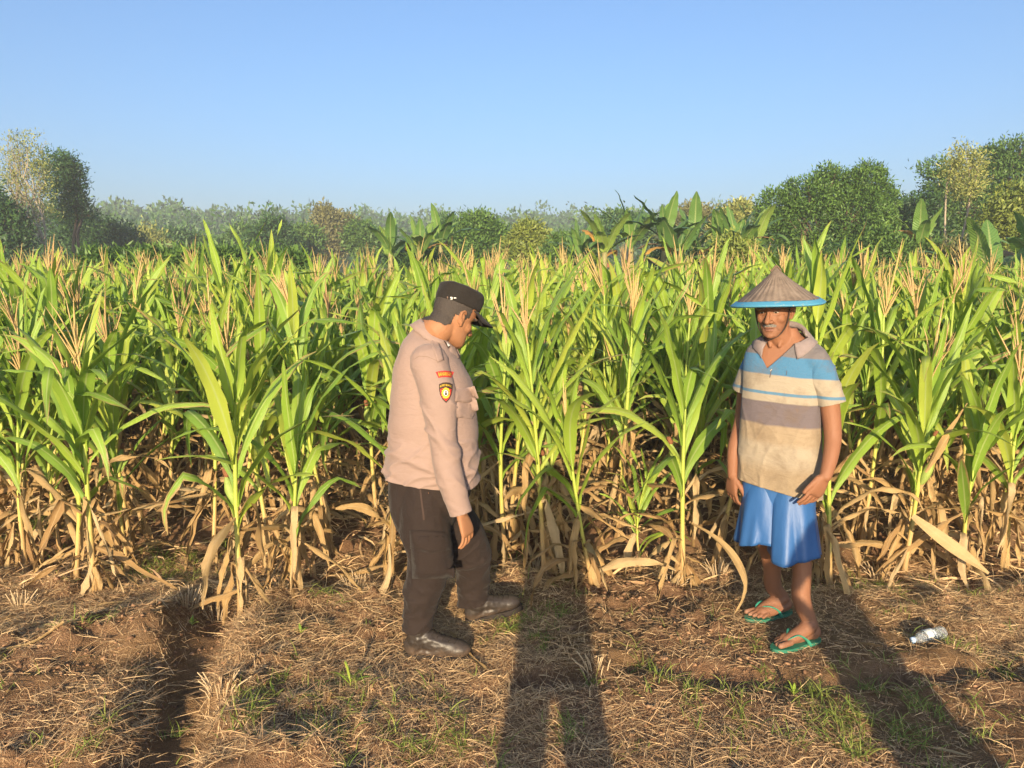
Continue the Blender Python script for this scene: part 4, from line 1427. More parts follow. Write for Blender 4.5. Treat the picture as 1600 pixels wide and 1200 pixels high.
def poly_extrude(pts, thick, nrm):
    """flat outline -> slab"""
    n = len(pts); nrm = Vector(nrm)
    V = [tuple(p) for p in pts] + [tuple(Vector(p) - nrm * thick) for p in pts]
    F = [tuple(range(n)), tuple(range(2 * n - 1, n - 1, -1))] + [(i, (i + 1) % n, (i + 1) % n + n, i + n)[::-1] for i in range(n)]
    return V, F
M_HAIR = simple_mat('black_hair', (.050, .040, .033), .6, .35, .5, 160, .8, 500)
M_GREY = simple_mat('grey_hair', (.17, .15, .13), .8, .2, .5, 200, .8, 500)
M_EYEW = simple_mat('eye_white', (.30, .25, .20), .3, .5, .05)
M_IRIS = simple_mat('eye_iris', (.018, .010, .007), .15, .5, .1)
def eye_objs(M, parent, squint=.55, dark=False):
    for s in (-1, 1):
        P = Pieces()
        P.ell(M @ Vector((.0745, .031 * s, .0005)), (.0052, .0120, .0125 * squint), M.to_3x3(), 10, 14)
        me = P.g.mesh('eye'); me.materials.append(M_EYEW)
        e = meshobj('eye', me, None, parent)
        P = Pieces()
        P.ell(M @ Vector((.0785, .031 * s, .0005)), (.0020, .0052, .0062 * squint + .001), M.to_3x3(), 8, 12)
        me = P.g.mesh('iris'); me.materials.append(M_IRIS)
        meshobj('iris', me, None, e)

def decal(name, pts_px, depth, bvh, off, mat, parent, cuts=3, faces=None, thick=0.0):
    """flat patch of cloth or print given by its outline in photo pixels, laid onto the surface under it"""
    bm = bmesh.new()
    vs = [bm.verts.new((p[0], p[1], 0)) for p in pts_px]
    if faces is None:
        bm.faces.new(vs)
    else:
        for f in faces:
            try: bm.faces.new([vs[i] for i in f])
            except ValueError: pass
    bmesh.ops.triangulate(bm, faces=bm.faces[:])
    if cuts:
        bmesh.ops.subdivide_edges(bm, edges=bm.edges[:], cuts=cuts, use_grid_fill=True)
    cx = sum(p[0] for p in pts_px) / len(pts_px); cy = sum(p[1] for p in pts_px) / len(pts_px)
    d = ray(cx, cy).normalized()
    for v in bm.verts:
        p = at(v.co.x, v.co.y, depth)
        hit = bvh.ray_cast(p - d * .6, d)
        v.co = (hit[0] if hit[0] is not None else p) - d * off
    bmesh.ops.recalc_face_normals(bm, faces=bm.faces[:])
    me = bpy.data.meshes.new(name)
    bm.to_mesh(me); bm.free()
    me.polygons.foreach_set('use_smooth', np.ones(len(me.polygons), dtype=bool))
    o = meshobj(name, me, mat, parent)
    if thick: solidify(o, thick)
    return o
def text_outline(body):
    cu = bpy.data.curves.new('t', 'FONT'); cu.body = body; cu.align_x = 'CENTER'; cu.resolution_u = 2
    o = bpy.data.objects.new('t', cu); C.objects.link(o)
    dg = bpy.context.evaluated_depsgraph_get()
    me = bpy.data.meshes.new_from_object(o.evaluated_get(dg))
    V = [tuple(v.co) for v in me.vertices]; F = [tuple(p.vertices) for p in me.polygons]
    bpy.data.objects.remove(o); bpy.data.meshes.remove(me); bpy.data.curves.remove(cu)
    return V, F
# ================================================================== PERSON IN UNIFORM
def boot(parent, M, leather, sole_m, lift=0.0):
    """ankle boot in local coordinates: X to the toe, Z up, origin under the heel"""
    b = empty('boot'); b.parent = parent
    P = Pieces()
    P.limb([(.045, 0, .16), (.045, 0, .13), (.05, 0, .09)], [.045, .047, .049], 4, 20, M)
    P.ell(M @ Vector((.035, 0, .055)), (.052, .039, .05), M.to_3x3())
    P.limb([(.05, 0, .105), (.11, 0, .078), (.17, 0, .058), (.225, 0, .050)], [.046, .043, .041, .038], 4, 18, M)
    P.ell(M @ Vector((.215, 0, .048)), (.062, .045, .036), M.to_3x3())
    P.ell(M @ Vector((.13, 0, .042)), (.10, .040, .035), M.to_3x3())
    me = P.fuse(.005, 5)
    cloth_noise(me, .0045, (38, 38, 60), 3.1, lambda co: np.clip(1.3 - np.abs(inv_local(M, co)[:, 0] - .08) / .10, 0.05, 1))
    # flatten under the sole
    L = inv_local(M, mcos(me)); L[:, 2] = np.maximum(L[:, 2], .018)
    Mn = np.array(M); set_cos(me, L @ Mn[:3, :3].T + Mn[:3, 3])
    me.materials.append(leather)
    meshobj('upper', me, None, b)
    out = []
    for i in range(40):
        t = 2 * math.pi * i / 40
        x = .132 + .150 * math.cos(t)
        w = .040 + .010 * math.exp(-((x - .21) / .06) ** 2) - .006 * math.exp(-((x - .11) / .04) ** 2)
        out.append(M @ Vector((x, w * math.copysign(abs(math.sin(t)) ** .7, math.sin(t)), .026)))
    V, F = poly_extrude(out, .026, M.to_3x3() @ Vector((0, 0, 1)))
    g = Geo(); g.add(V, F); ms = g.mesh('sole', False); ms.materials.append(sole_m)
    meshobj('sole', ms, None, b)
    g = Geo()
    bv = bvh_of(me)
    for i in range(6):
        x0, z0 = .085 + .014 * i, .165 - .017 * i
        pts = []
        for s in (-1, -.5, 0, .5, 1):
            q = M @ Vector((x0 + .05, s * .026, z0)); d = (M.to_3x3() @ Vector((-1, 0, -.9))).normalized()
            hit = bv.ray_cast(q + d * -.05, d)
            pts.append((hit[0] - d * .002) if hit[0] is not None else q)
        g.add(*tube_geo(pts, [.0022] * 5, 5))
    ml = g.mesh('lace'); ml.materials.append(sole_m)
    meshobj('lace', ml, None, b)
    return b
def build_officer():
    D = 3.30
    yaw = R(-10)
    Fw = Vector((math.cos(yaw), math.sin(yaw), 0)); Lf = Vector((-math.sin(yaw), math.cos(yaw), 0))
    root = empty('person', (-.28, D, 0))
    tag(root, 'person in tan uniform shirt and black cap, stepping right, looking down', 'person')
    inv = Matrix.Translation((.28, -D, 0))
    A = lambda px, py, d=D: at(px, py, d)
    def sec(py, b, f, hw, ex=2.3, shrink=0.0):
        pb, pf = A(b, py), A(f, py)
        h = (pf.x - pb.x) / 2 - shrink
        return ((pb + pf) / 2, h, h, hw * .90 - shrink, ex)
    TOR = [(800, 612, 715, .180), (775, 606, 735, .190), (745, 604, 746, .198), (700, 607, 747, .196), (655, 609, 746, .194), (620, 611, 741, .192), (595, 613, 736, .194), (572, 618, 724, .186), (552, 624, 713, .170), (535, 631, 705, .140), (520, 641, 699, .095), (508, 650, 693, .066)]
    # --- landmarks
    RA = [A(671, 567, 3.17), A(684, 622, 3.13), A(692, 688, 3.10), A(703, 745, 3.08), A(719, 799, 3.07)]
    LA = [A(668, 572, 3.47), A(680, 630, 3.50), A(690, 690, 3.50), A(690, 745, 3.46), A(688, 790, 3.42)]
    RL = [A(662, 765, 3.21), A(663, 812, 3.20), A(672, 880, 3.18), A(655, 945, 3.17), A(652, 1004, 3.16)]
    LL = [A(694, 778, 3.40), A(716, 828, 3.43), A(736, 868, 3.46), A(740, 905, 3.49), A(737, 945, 3.50)]
    hyaw = R(37)
    Mr = head_matrix(Vector(), hyaw, R(28), R(0), 1.06)
    Mh = head_matrix(A(721, 497, 3.235) - Mr @ Vector((-.008, -.076, -.012)), hyaw, R(28), R(0), 1.06)
    # --- skin
    P = Pieces()
    P.loft([sec(*t, shrink=.022) for t in TOR], Fw, Lf)
    P.limb([Mh @ Vector((-.030, 0, -.035)), Mh @ Vector((-.042, 0, -.085)), A(673, 520)], [.064, .066, .072], 4, 24)
    head_pieces(P, Mh, 1.0, .010, .9)
    for arm in (RA, LA):
        P.limb(arm, [.055, .052, .044, .038, .029], 4, 16)
    for leg in (RL, LL):
        P.limb(leg, [.085, .080, .058, .052, .042], 4, 16)
    wr = RA[-1]
    Hm = frame(wr + Vector((.004, 0, -.006)), (.30, -.10, -.95), (.85, -.50, .20))
    hand_pieces(P, Hm, (.62, .50, .42, .36), .24)
    Hm2 = frame(LA[-1], (.2, 0, -1), (.9, .5, .2))
    hand_pieces(P, Hm2 @ Matrix.Scale(-1, 4, (0, 1, 0)), (.4, .4, .4, .4), .1)
    me = P.fuse(.0036, 3)
    co, no = mcos(me), mnor(me)
    tone = np.array((.31, .145, .068))
    col = np.tile(tone, (len(co), 1))
    co, col = head_finish(co, no, Mh, col, tone, (.24, .09, .06), stubble=.12)
    # nails and knuckles a little lighter / redder
    set_cos(me, co); set_col(me, col)
    me.materials.append(skin_mat('officer_skin'))
    me.transform(inv)
    body = meshobj('body', me, None, root)
    me2 = me.copy(); me2.transform(inv.inverted())
    # hair under the cap
    def hm(c):
        l = Mh.inverted() @ c
        if l.z < -.085 or l.z > .06 or l.y < -.2 or l.y > .2: return False
        edge = -.012 + .01 * mnoise.noise(Vector((l.x * 60, l.y * 60, l.z * 60)))
        if l.x < -.035: return l.x > -.112 and l.z > -.064 + max(0, (l.x + .06)) * .6 + edge * .5 and abs(l.y) < .082
        side = abs(l.y) > .05 and abs(l.y) < .0745
        return side and l.x < .032 and l.z > .008 - (l.x < .022) * .012 + edge * .3
    hs = shell(me2, hm, .0035, 'hair', .0014); hs.materials.append(M_HAIR); hs.transform(inv)
    meshobj('hair', hs, None, root)
    for nm, s in (('eyebrow', -1), ('eyebrow', 1)):
        b = shell(me2, lambda c: (lambda l: l.x > .05 and abs(l.y - s * .032) < .021 and abs(l.z - .021 + .08 * abs(l.y - s * .028)) < .004)(Mh.inverted() @ c), .0022, nm, .0006)
        b.materials.append(M_HAIR); b.transform(inv)
        meshobj(nm, b, None, root)
    for s in (-1, 1):
        Pq = Pieces(); Pq.ell(Mh @ Vector((.0735, .031 * s, -.001)), (.0050, .0115, .0032), Mh.to_3x3(), 8, 12)
        m_ = Pq.g.mesh('eye'); m_.materials.append(M_IRIS); m_.transform(inv); meshobj('eye', m_, None, root)
    # --- shirt
    tan = lambda t, ob: t.mix(t.noise(9, 4, .6, ob), (.235, .165, .138), (.29, .207, .175))
    mshirt = cloth_mat('tan_uniform_cloth', tan, .85, 700, .35, .1)
    P = Pieces()
    P.loft([sec(*t) for t in TOR], Fw, Lf)
    P.ell(A(660, 563, 3.20), (.072, .062, .066)); P.ell(A(662, 565, 3.41), (.072, .062, .066))
    ms = P.fuse(.006, 7)
    cloth_noise(ms, .006, (4, 4, 11), 4.0)
    creases(ms, .017, (2.2, 2.2, 9), .25, 5.0, lambda co: np.clip((1.06 - co[:, 2]) * 5, .03, 1))
    creases(ms, .010, (5, 5, 15), -.5, 8.0, lambda co: np.clip((1.10 - co[:, 2]) * 4, .05, 1))
    def sleeve(Ax, rad, seed):
        P = Pieces()
        P.limb(Ax + [Ax[-1] + (Ax[-1] - Ax[-2]).normalized() * .03], rad, 5, 28)
        sm = P.fuse(.006, 4)
        cloth_noise(sm, .005, (6, 6, 9), seed)
        creases(sm, .012, (4, 4, 13), .7, seed + 1, lambda co: np.clip(1.15 - np.abs(co[:, 2] - Ax[2].z) / .25, .15, 1))
        d = (Ax[-1] - Ax[-2]).normalized()
        cut(sm, Ax[-1] + d * .008, d)
        sm.materials.append(mshirt)
        return sm
    slR = sleeve(RA, [.086, .077, .063, .057, .052, .051], 3.0)
    slL = sleeve(LA, [.085, .083, .070, .062, .055, .055], 7.0)
    hemA, hemB = A(604, 741, 3.3), A(700, 768, 3.12)
    sl = (hemB.z - hemA.z) / (hemB.x - hemA.x)
    cut(ms, hemA, Vector((sl, 0, -1)), lambda c: c.z < .92)
    # neck opening
    cut(ms, A(672, 516), Vector((.35, 0, 1)), lambda c: (c - A(672, 512)).length < .13)
    ms.materials.append(mshirt)
    bvs = bvh_of(ms, slR)
    ms.transform(inv); slR.transform(inv); slL.transform(inv)
    shirt = solidify(meshobj('shirt', ms, None, root), .003)
    for q in (slR, slL): solidify(meshobj('sleeve', q, None, shirt), .003)
    # collar
    Mc = Matrix.Translation(A(680, 526, 3.30)) @ Matrix.Rotation(R(8), 4, 'Z') @ Matrix.Rotation(R(33), 4, 'Y')
    mcl = collar_mesh('collar', Mc, .088, .076, .028, .046, .020, R(172), .03, .4)
    mcl.materials.append(mshirt)
    keep_off(mcl, bvs, .004)
    bvc = bvh_of(mcl)
    mcl.transform(inv)
    solidify(meshobj('collar', mcl, None, shirt), .004)
    loc = lambda o: o
    def dec(*a, **k):
        o = decal(*a, **k); o.data.transform(inv); return o
    mred = simple_mat('patch_red', (.42, .035, .03), .8, .2, .1)
    myel = simple_mat('patch_yellow', (.68, .46, .04), .8, .2, .1)
    mdk = simple_mat('patch_dark', (.045, .028, .022), .8, .2, .1)
    mwh = simple_mat('patch_white', (.62, .60, .55), .6, .3, .2, 90)
    seam = simple_mat('seam_thread', (.20, .135, .105), .9, .1, .1)
    # pocket and flap on the chest, shoulder strap, seams
    dec('pocket', [(714, 616), (741, 611), (747, 640), (738, 655), (714, 652)], 3.2, bvs, .003, mshirt, shirt, thick=.003)
    dec('pocket_flap', [(712, 609), (741, 603), (748, 622), (731, 629), (712, 627)], 3.2, bvs, .0065, mshirt, shirt, thick=.0035)
    dec('shoulder_strap', [(672, 528), (682, 524), (690, 545), (694, 562), (684, 566), (678, 548)], 3.2, bvs, .004, mshirt, shirt, thick=.003)
    dec('button', [(683.5 + 1.6 * math.cos(i), 532 + 1.6 * math.sin(i)) for i in np.linspace(0, 5.5, 8)], 3.2, bvs, .007, seam, shirt, cuts=0, thick=.002)
    dec('seam', [(647, 561), (655, 556), (668, 557), (682, 563), (682.3, 563.8), (668, 558), (655, 557), (647.4, 561.8)], 3.2, bvs, .0015, seam, shirt, cuts=1)
    # sleeve patches
    cx, cy, rr = 695.5, 634, 50.0
    band = lambda r, a0, a1, n=10: [(cx + (rr + r) * math.sin(a0 + (a1 - a0) * i / n), cy - (rr + r) * math.cos(a0 + (a1 - a0) * i / n)) for i in range(n + 1)]
    arc = dec('sleeve_title', band(4.7, -.275, .265) + band(-5.2, -.235, .225)[::-1], 3.1, bvs, .0025, mred, shirt)
    V, F = text_outline('BAHARKAM')
    wmax = max(abs(v[0]) for v in V)
    pts = []
    for x, y, z in V:
        a = x / wmax * .205; r = (y - .36) * 8.2
        pts.append((cx + (rr + r) * math.sin(a), cy - (rr + r) * math.cos(a)))
    dec('title_lettering', pts, 3.1, bvs, .0042, myel, arc, cuts=0, faces=F)
    sh = lambda k, oy=0: [(696.5 + k * x, 613 + oy + k * y) for x, y in ((-10.5, -12.5), (-5, -15), (0.5, -15.6), (6, -15), (11, -12.5), (10.6, -4), (9, 4), (5.5, 11), (.5, 16.5), (-5, 11), (-8.5, 4), (-10.4, -4))]
    sd = dec('sleeve_shield', sh(1.0), 3.1, bvs, .0025, mdk, shirt)
    dec('shield_field', [(696.5 + .84 * x, 613.3 + .84 * y) for x, y in ((-10.5, -6), (0, -9.5), (10.8, -6), (9.4, 3), (6, 10.5), (.5, 16.2), (-5.5, 10.5), (-9, 3))], 3.1, bvs, .0038, mred, sd)
    dec('shield_star', [(696.5 + (7.6 if i % 2 == 0 else 6.0) * math.cos(i * math.pi / 14) * .92, 614 + (8.6 if i % 2 == 0 else 6.8) * math.sin(i * math.pi / 14)) for i in range(28)], 3.1, bvs, .0050, myel, sd)
    dec('shield_ring', [(696.7 + 4.7 * math.cos(i * .4488), 614 + 5.6 * math.sin(i * .4488)) for i in range(14)], 3.1, bvs, .0060, mdk, sd)
    dec('shield_disc', [(696.7 + 3.8 * math.cos(i * .4488), 614 + 4.7 * math.sin(i * .4488)) for i in range(14)], 3.1, bvs, .0068, mwh, sd)
    dec('shield_figure', [(x - 4, y) for x, y in ((699.6, 611.5), (700.7, 610.2), (701.9, 611.5), (701.6, 613.6), (702.6, 615), (702.2, 617.4), (699.2, 617.4), (698.9, 615), (699.9, 613.6))], 3.1, bvs, .0076, mdk, sd, cuts=0)
    V, F = text_outline('KORPS BINMAS')
    wmax = max(abs(v[0]) for v in V)
    dec('shield_lettering', [(696.5 + x / wmax * 8.8, 603.2 + 2.2 * (x / wmax) ** 2 - y * 4.6) for x, y, z in V], 3.1, bvs, .0045, myel, sd, cuts=0, faces=F)
    # collar tab
    q = [(692, 530), (698, 527), (705, 541), (700, 545)]
    tab = dec('collar_tab', q, 3.2, bvc, .007, mdk, shirt)
    dec('tab_emblem', [(696.5, 532.5), (699.3, 531.2), (700.4, 534.2), (702.3, 537.6), (703, 540), (700.4, 541.2), (698.8, 538.4), (698.1, 536)], 3.2, bvc, .0095, mwh, tab, cuts=1)
    # --- trousers
    dkb = lambda t, ob: t.mix(t.noise(8, 4, .6, ob), (.019, .013, .011), (.030, .021, .0175))
    mtr = cloth_mat('dark_brown_twill', dkb, .85, 600, .4, .05)
    P = Pieces()
    P.loft([sec(*t, shrink=s) for t, s in (((832, 628, 705, .135), .0), ((805, 612, 716, .175), 0), ((775, 606, 733, .184), .004), ((745, 604, 744, .190), .008), ((722, 605, 746, .19), .014))], Fw, Lf)
    P.limb(RL + [RL[-1] + Vector((0, 0, -.03))], [.090, .114, .100, .073, .066, .065], 5, 30)
    P.limb(LL + [LL[-1] + Vector((-.01, .01, -.03))], [.100, .110, .094, .076, .068, .067], 5, 30)
    mt = P.fuse(.006, 6)
    cloth_noise(mt, .008, (5, 5, 9), 1.0)
    creases(mt, .009, (3.5, 3.5, 12), -.5, 6.0, lambda co: np.clip((.60 - co[:, 2]) * 4, .12, 1))
    creases(mt, .006, (6, 6, 16), .4, 9.0, lambda co: np.clip((.45 - co[:, 2]) * 4, .1, 1))
    cloth_noise(mt, .003, (34, 34, 28), 3.0)
    cut(mt, A(652, 981, 3.16), Vector((.06, 0, -1)), lambda c: c.y < 3.33 and c.z < .2)
    cut(mt, LL[-1] + Vector((0, 0, .012)), Vector((.15, 0, -1)), lambda c: c.y > 3.36 and c.z < .35)
    mt.materials.append(mtr)
    bvt = bvh_of(mt)
    mt.transform(inv)
    tro = solidify(meshobj('trousers', mt, None, root), .003)
    dec('cargo_pocket', [(642, 836), (706, 838), (711, 902), (645, 904)], 3.1, bvt, .005, mtr, tro, cuts=4, thick=.005)
    dec('pocket_flap', [(640, 829), (708, 831), (710, 858), (675, 864), (641, 858)], 3.1, bvt, .010, mtr, tro, cuts=4, thick=.004)
    dec('side_pocket_seam', [(655, 764), (658, 764), (664, 812), (661, 813)], 3.1, bvt, .004, mdk, tro, cuts=2)
    # --- boots
    leather = NT('black_boot_leather'); ob = leather.coord()
    c = leather.mix(leather.noise(14, 4, .7, ob), (.012, .010, .010), (.055, .042, .032))
    sp_ = leather.n('ShaderNodeSeparateXYZ'); leather.set(sp_.inputs[0], ob)
    dust = leather.math('SUBTRACT', leather.math('MULTIPLY', leather.noise(20, 4, .7, ob), 1.3), leather.math('MULTIPLY', sp_.outputs[2], 9.0), True)
    c = leather.mix(dust, c, (.13, .085, .055))
    leather = leather.finish(leather.principled(c, .45, .4, leather.bump(leather.noise(60, 3, .6, ob), .3, .004)))
    rub = simple_mat('boot_rubber', (.030, .024, .020), .8, .2, .3)
    MR = Matrix.Translation((-.475, 3.155, -.008)) @ Matrix.Rotation(R(-5), 4, 'Z') @ Matrix.Scale(1.06, 4)
    ML = Matrix.Translation((-.212, 3.475, .000)) @ Matrix.Rotation(R(16), 4, 'Z') @ Matrix.Rotation(R(-9), 4, 'Y')
    for Mb in (MR, ML):
        boot(root, Matrix.Translation((0, 0, 0)) @ inv @ Mb, leather, rub)
    # --- cap
    mcap = cloth_mat('black_cap_cloth', lambda t, ob: t.mix(t.noise(12, 3, .6, ob), (.016, .014, .0125), (.027, .023, .020)), .9, 700, .4, .05)
    Mk = inv @ Mh @ Matrix.Rotation(R(-7), 4, 'Y') @ Matrix.Translation((.003, 0, .027))
    P = Pieces()
    capsec = [(.018, .100, .101, .081), (.045, .102, .104, .083), (.070, .102, .103, .083), (.090, .096, .097, .078), (.101, .084, .085, .067), (.107, .058, .060, .046), (.109, .025, .025, .02)]
    P.loft([(Vector((0, 0, z - (.004 if z > .09 else 0))), f, b, h, 2.3) for z, f, b, h in capsec], Vector((1, 0, 0)), Vector((0, 1, 0)), 4, 44, Mk)
    mc = P.fuse(.005, 3)
    cloth_noise(mc, .0025, (22, 22, 22), 5.0)
    mc.materials.append(mcap)
    cap = meshobj('cap', mc, None, root)
    V = []
    n, m = 25, 7
    for i in range(n):
        a = (i / (n - 1) * 2 - 1) * R(66)
        for j in range(m):
            t = j / (m - 1)
            ext = .108 * math.cos(a * .95) ** .8
            x = .097 * math.cos(a) + ext * t * .93
            y = .081 * math.sin(a) * (1 + .02 * t)
            z = .022 - .30 * ext * t - .020 * (math.sin(a)) ** 2 * t - .010 * (math.sin(a) ** 2)
            V.append(tuple(Mk @ Vector((x, y, z))))
    mb = np_mesh('brim', V, grid_faces(n, m)); mb.materials.append(mcap)
    solidify(meshobj('brim', mb, None, cap), .004)
    bvk = bvh_of(mc)
    for k, (px, w, h) in enumerate(((698.5, 1.6, 4.2), (703.5, 3.6, 4.6), (709, 4.0, 1.8))):
        py = 463.0 + k * .8
        o = decal('badge_mark', [(px, py), (px + w, py + .3), (px + w, py + h), (px, py + h)], 3.2, bvk_world(bvk, mc, inv), .002, mwh if k else seam, cap, cuts=0, thick=.001)
        o.data.transform(inv)
    # cap band seam
    V = []
    for i in range(48):
        a = 2 * math.pi * i / 48
        for z in (.040, .0425):
            V.append(tuple(Mk @ Vector((.1035 * math.cos(a), .0845 * math.sin(a), z))))
    return root
def bvk_world(b, me, inv):
    m = me.copy(); m.transform(inv.inverted()); t = bvh_of(m); bpy.data.meshes.remove(m); return t
build_officer()
# ================================================================== PERSON IN CONICAL HAT
def bare_foot(P, M, side):
    """X to the toes, Y to the person's left, origin on the ground under the heel; side +1 = left foot"""
    P.ell(M @ Vector((.030, 0, .038)), (.040, .031, .036), M.to_3x3())
    P.limb([(.055, 0, .075), (.10, .004 * side, .055), (.155, .004 * side, .036), (.185, .002 * side, .026)], [.038, .034, .029, .024], 4, 16, M)
    P.limb([(.04, -.004 * side, .034), (.11, -.010 * side, .030), (.18, -.014 * side, .024)], [.030, .034, .028], 4, 16, M)
    P.limb([(.08, .014 * side * -1, .026), (.13, -.020 * side, .024), (.185, -.024 * side, .018)], [.024, .024, .018], 3, 12, M)
    for i, (y, x0, L, r) in enumerate(((.026, .180, .062, .0140), (.003, .190, .052, .0100), (-.016, .186, .046, .0094), (-.033, .178, .040, .0088), (-.047, .166, .034, .0082))):
        yy = -y * side * -1
        P.limb([(x0, yy * .92, .024), (x0 + L * .55, yy, .022), (x0 + L, yy * 1.03, r + .006)], [r * 1.05, r, r * .95], 3, 10, M)
def sandal(parent, M, side, mat, strapm):
    s = empty('sandal'); s.parent = parent
    out = []
    for i in range(44):
        t = 2 * math.pi * i / 44
        x = .128 + .142 * math.cos(t)
        w = .041 + .011 * math.exp(-((x - .20) / .06) ** 2) - .004 * math.exp(-((x - .10) / .04) ** 2)
        out.append(M @ Vector((x, w * math.copysign(abs(math.sin(t)) ** .75, math.sin(t)) - .004 * side * math.sin(math.pi * x / .27), .003)))
    V, F = poly_extrude(out, .016, M.to_3x3() @ Vector((0, 0, 1)))
    g = Geo(); g.add(V, F); me = g.mesh('sole', False); me.materials.append(mat)
    meshobj('sole', me, None, s)
    P = Pieces()
    for e in (-1, 1):
        P.limb([(.198, .013 * side, .030), (.180, .013 * side + e * .012, .047), (.145, e * .032, .055), (.105, e * .042, .030), (.085, e * .046, .002)], [.0055, .0075, .009, .009, .008], 4, 10, M, M.to_3x3() @ Vector((0, .5 * e, 1)), .38)
    P.limb([(.200, .013 * side, .002), (.199, .013 * side, .032)], [.005, .005], 2, 8, M)
    me = P.g.mesh('strap'); me.materials.append(strapm)
    meshobj('strap', me, None, s)
def build_farmer():
    D = 3.42
    yaw = R(-90 - 31)                     # facing the camera, a little to the left
    Fw = Vector((math.cos(yaw), math.sin(yaw), 0)); Lf = Vector((-math.sin(yaw), math.cos(yaw), 0))
    root = empty('person', (1.27, D, 0))
    tag(root, 'barefoot-sandalled person in striped polo shirt, blue shorts and woven conical hat', 'person')
    inv = Matrix.Translation((-1.27, -D, 0))
    A = lambda px, py, d=D: at(px, py, d)
    cy = math.cos(R(20))
    def sec(py, l, r, fr, bk, ex=2.7, shrink=0.0):
        a, b = A(l, py), A(r, py)
        return ((a + b) / 2, fr * .92 - shrink, bk * .95 - shrink, (b.x - a.x) / 2 / 1.09 - shrink, ex)
    TOR = [(800, 1148, 1284, .105, .11), (770, 1146, 1285, .118, .112), (720, 1149, 1285, .124, .108), (670, 1153, 1285, .122, .104), (630, 1156, 1286, .116, .104), (600, 1158, 1288, .112, .106), (578, 1158, 1291, .108, .106), (560, 1160, 1293, .100, .100), (545, 1166, 1290, .088, .090), (534, 1180, 1276, .078, .078), (524, 1196, 1258, .066, .066), (512, 1204, 1250, .058, .058)]
    RA = [A(1180, 558, 3.51), A(1168, 600, 3.55), A(1160, 655, 3.57), A(1148, 700, 3.52), A(1145, 742, 3.50)]
    LA = [A(1281, 563, 3.33), A(1293, 612, 3.31), A(1301, 675, 3.28), A(1298, 712, 3.23), A(1290, 744, 3.19)]
    # feet: heel and toe on the ground
    h_l, t_l = gnd(1278, 1002), gnd(1208, 1018)
    h_r, t_r = gnd(1234, 958), gnd(1148, 974)
    def footM(h, t, side):
        d = (t - h); a = math.atan2(d.y, d.x)
        return Matrix.Translation(Vector((h.x, h.y, .016)) + Vector((math.cos(a), math.sin(a), 0)) * .004) @ Matrix.Rotation(a, 4, 'Z')
    FL, FR = footM(h_l, t_l, 1), footM(h_r, t_r, -1)
    LL = [A(1248, 800, 3.36), A(1250, 850, 3.34), A(1253, 895, 3.31), A(1252, 935, 3.29), FL @ Vector((.045, 0, .075))]
    RL = [A(1192, 800, 3.50), A(1200, 850, 3.52), A(1206, 885, 3.54), A(1208, 915, 3.56), FR @ Vector((.045, 0, .075))]
    hy = R(-90 - 36)
    Mh = head_matrix(A(1210, 484, 3.372), hy, R(8), R(2), 1.0)
    P = Pieces()
    P.loft([sec(*t, shrink=.034 if t[0] > 650 else .013) for t in TOR], Fw, Lf)
    P.limb([Mh @ Vector((-.035, 0, -.05)), Mh @ Vector((-.030, 0, -.10)), A(1226, 538, 3.43)], [.055, .057, .066], 4, 24)
    for s in (-1, 1):                    # sinews of the neck
        P.limb([Mh @ Vector((-.02, .046 * s, -.07)), Mh @ Vector((.010, .020 * s, -.165))], [.012, .010], 3, 10)
    head_pieces(P, Mh, 1.18, -.002)
    P.limb(RA, [.042, .044, .038, .034, .026], 5, 18)
    P.limb(LA, [.042, .045, .039, .034, .027], 5, 18)
    P.ell(LA[2], (.038, .038, .046))
    P.limb(LL, [.072, .053, .043, .043, .033], 5, 18)
    P.limb(RL, [.072, .053, .043, .042, .033], 5, 18)
    bare_foot(P, FL, 1); bare_foot(P, FR, -1)
    Hm = frame(LA[-1], (-.46, .02, -.88), (.40, -.90, -.15))
    hand_pieces(P, Hm @ Matrix.Scale(-1, 4, (0, 1, 0)), (.16, .22, .28, .34), .12, (.92, .46, .05), thumb_bend=.2)
    Hr = frame(RA[-1], (.02, .15, -1), (-.9, -.3, 0))
    hand_pieces(P, Hr, (.35, .35, .35, .35), .06)
    me = P.fuse(.0036, 3)
    co, no = mcos(me), mnor(me)
    tone = np.array((.235, .104, .053))
    col = np.tile(tone, (len(co), 1))
    low = smooth(.35, .10, co[:, 2])[:, None]
    col = col * (1 - .30 * low) + np.array((.16, .085, .055)) * .30 * low
    co, col = head_finish(co, no, Mh, col, tone, (.20, .075, .055), stubble=.18)
    L = inv_local(Mh, co)
    # creases: nasolabial folds, forehead, bags under the eyes
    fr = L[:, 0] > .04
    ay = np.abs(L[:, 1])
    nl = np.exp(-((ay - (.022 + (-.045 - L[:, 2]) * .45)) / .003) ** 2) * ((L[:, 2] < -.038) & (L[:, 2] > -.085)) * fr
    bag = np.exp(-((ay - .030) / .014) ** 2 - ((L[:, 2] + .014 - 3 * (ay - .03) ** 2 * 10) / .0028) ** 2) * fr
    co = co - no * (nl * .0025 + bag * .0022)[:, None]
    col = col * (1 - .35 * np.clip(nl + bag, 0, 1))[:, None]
    # toenails / fingernails lighter tips
    for M_ in (FL, FR):
        l = inv_local(M_, co)
        tip = smooth(.215, .245, l[:, 0]) * (l[:, 2] < .04) * (np.abs(l[:, 1]) < .07) * (l[:, 0] < .27) * (l[:, 2] > -.02)
        col = col * (1 - .25 * tip[:, None]) + np.array((.42, .27, .19)) * .25 * tip[:, None]
    set_cos(me, co); set_col(me, col)
    me.materials.append(skin_mat('farmer_skin'))
    bvb = bvh_of(me)
    mw = me.copy()
    me.transform(inv)
    body = meshobj('body', me, None, root)
    Mi = Mh.inverted()
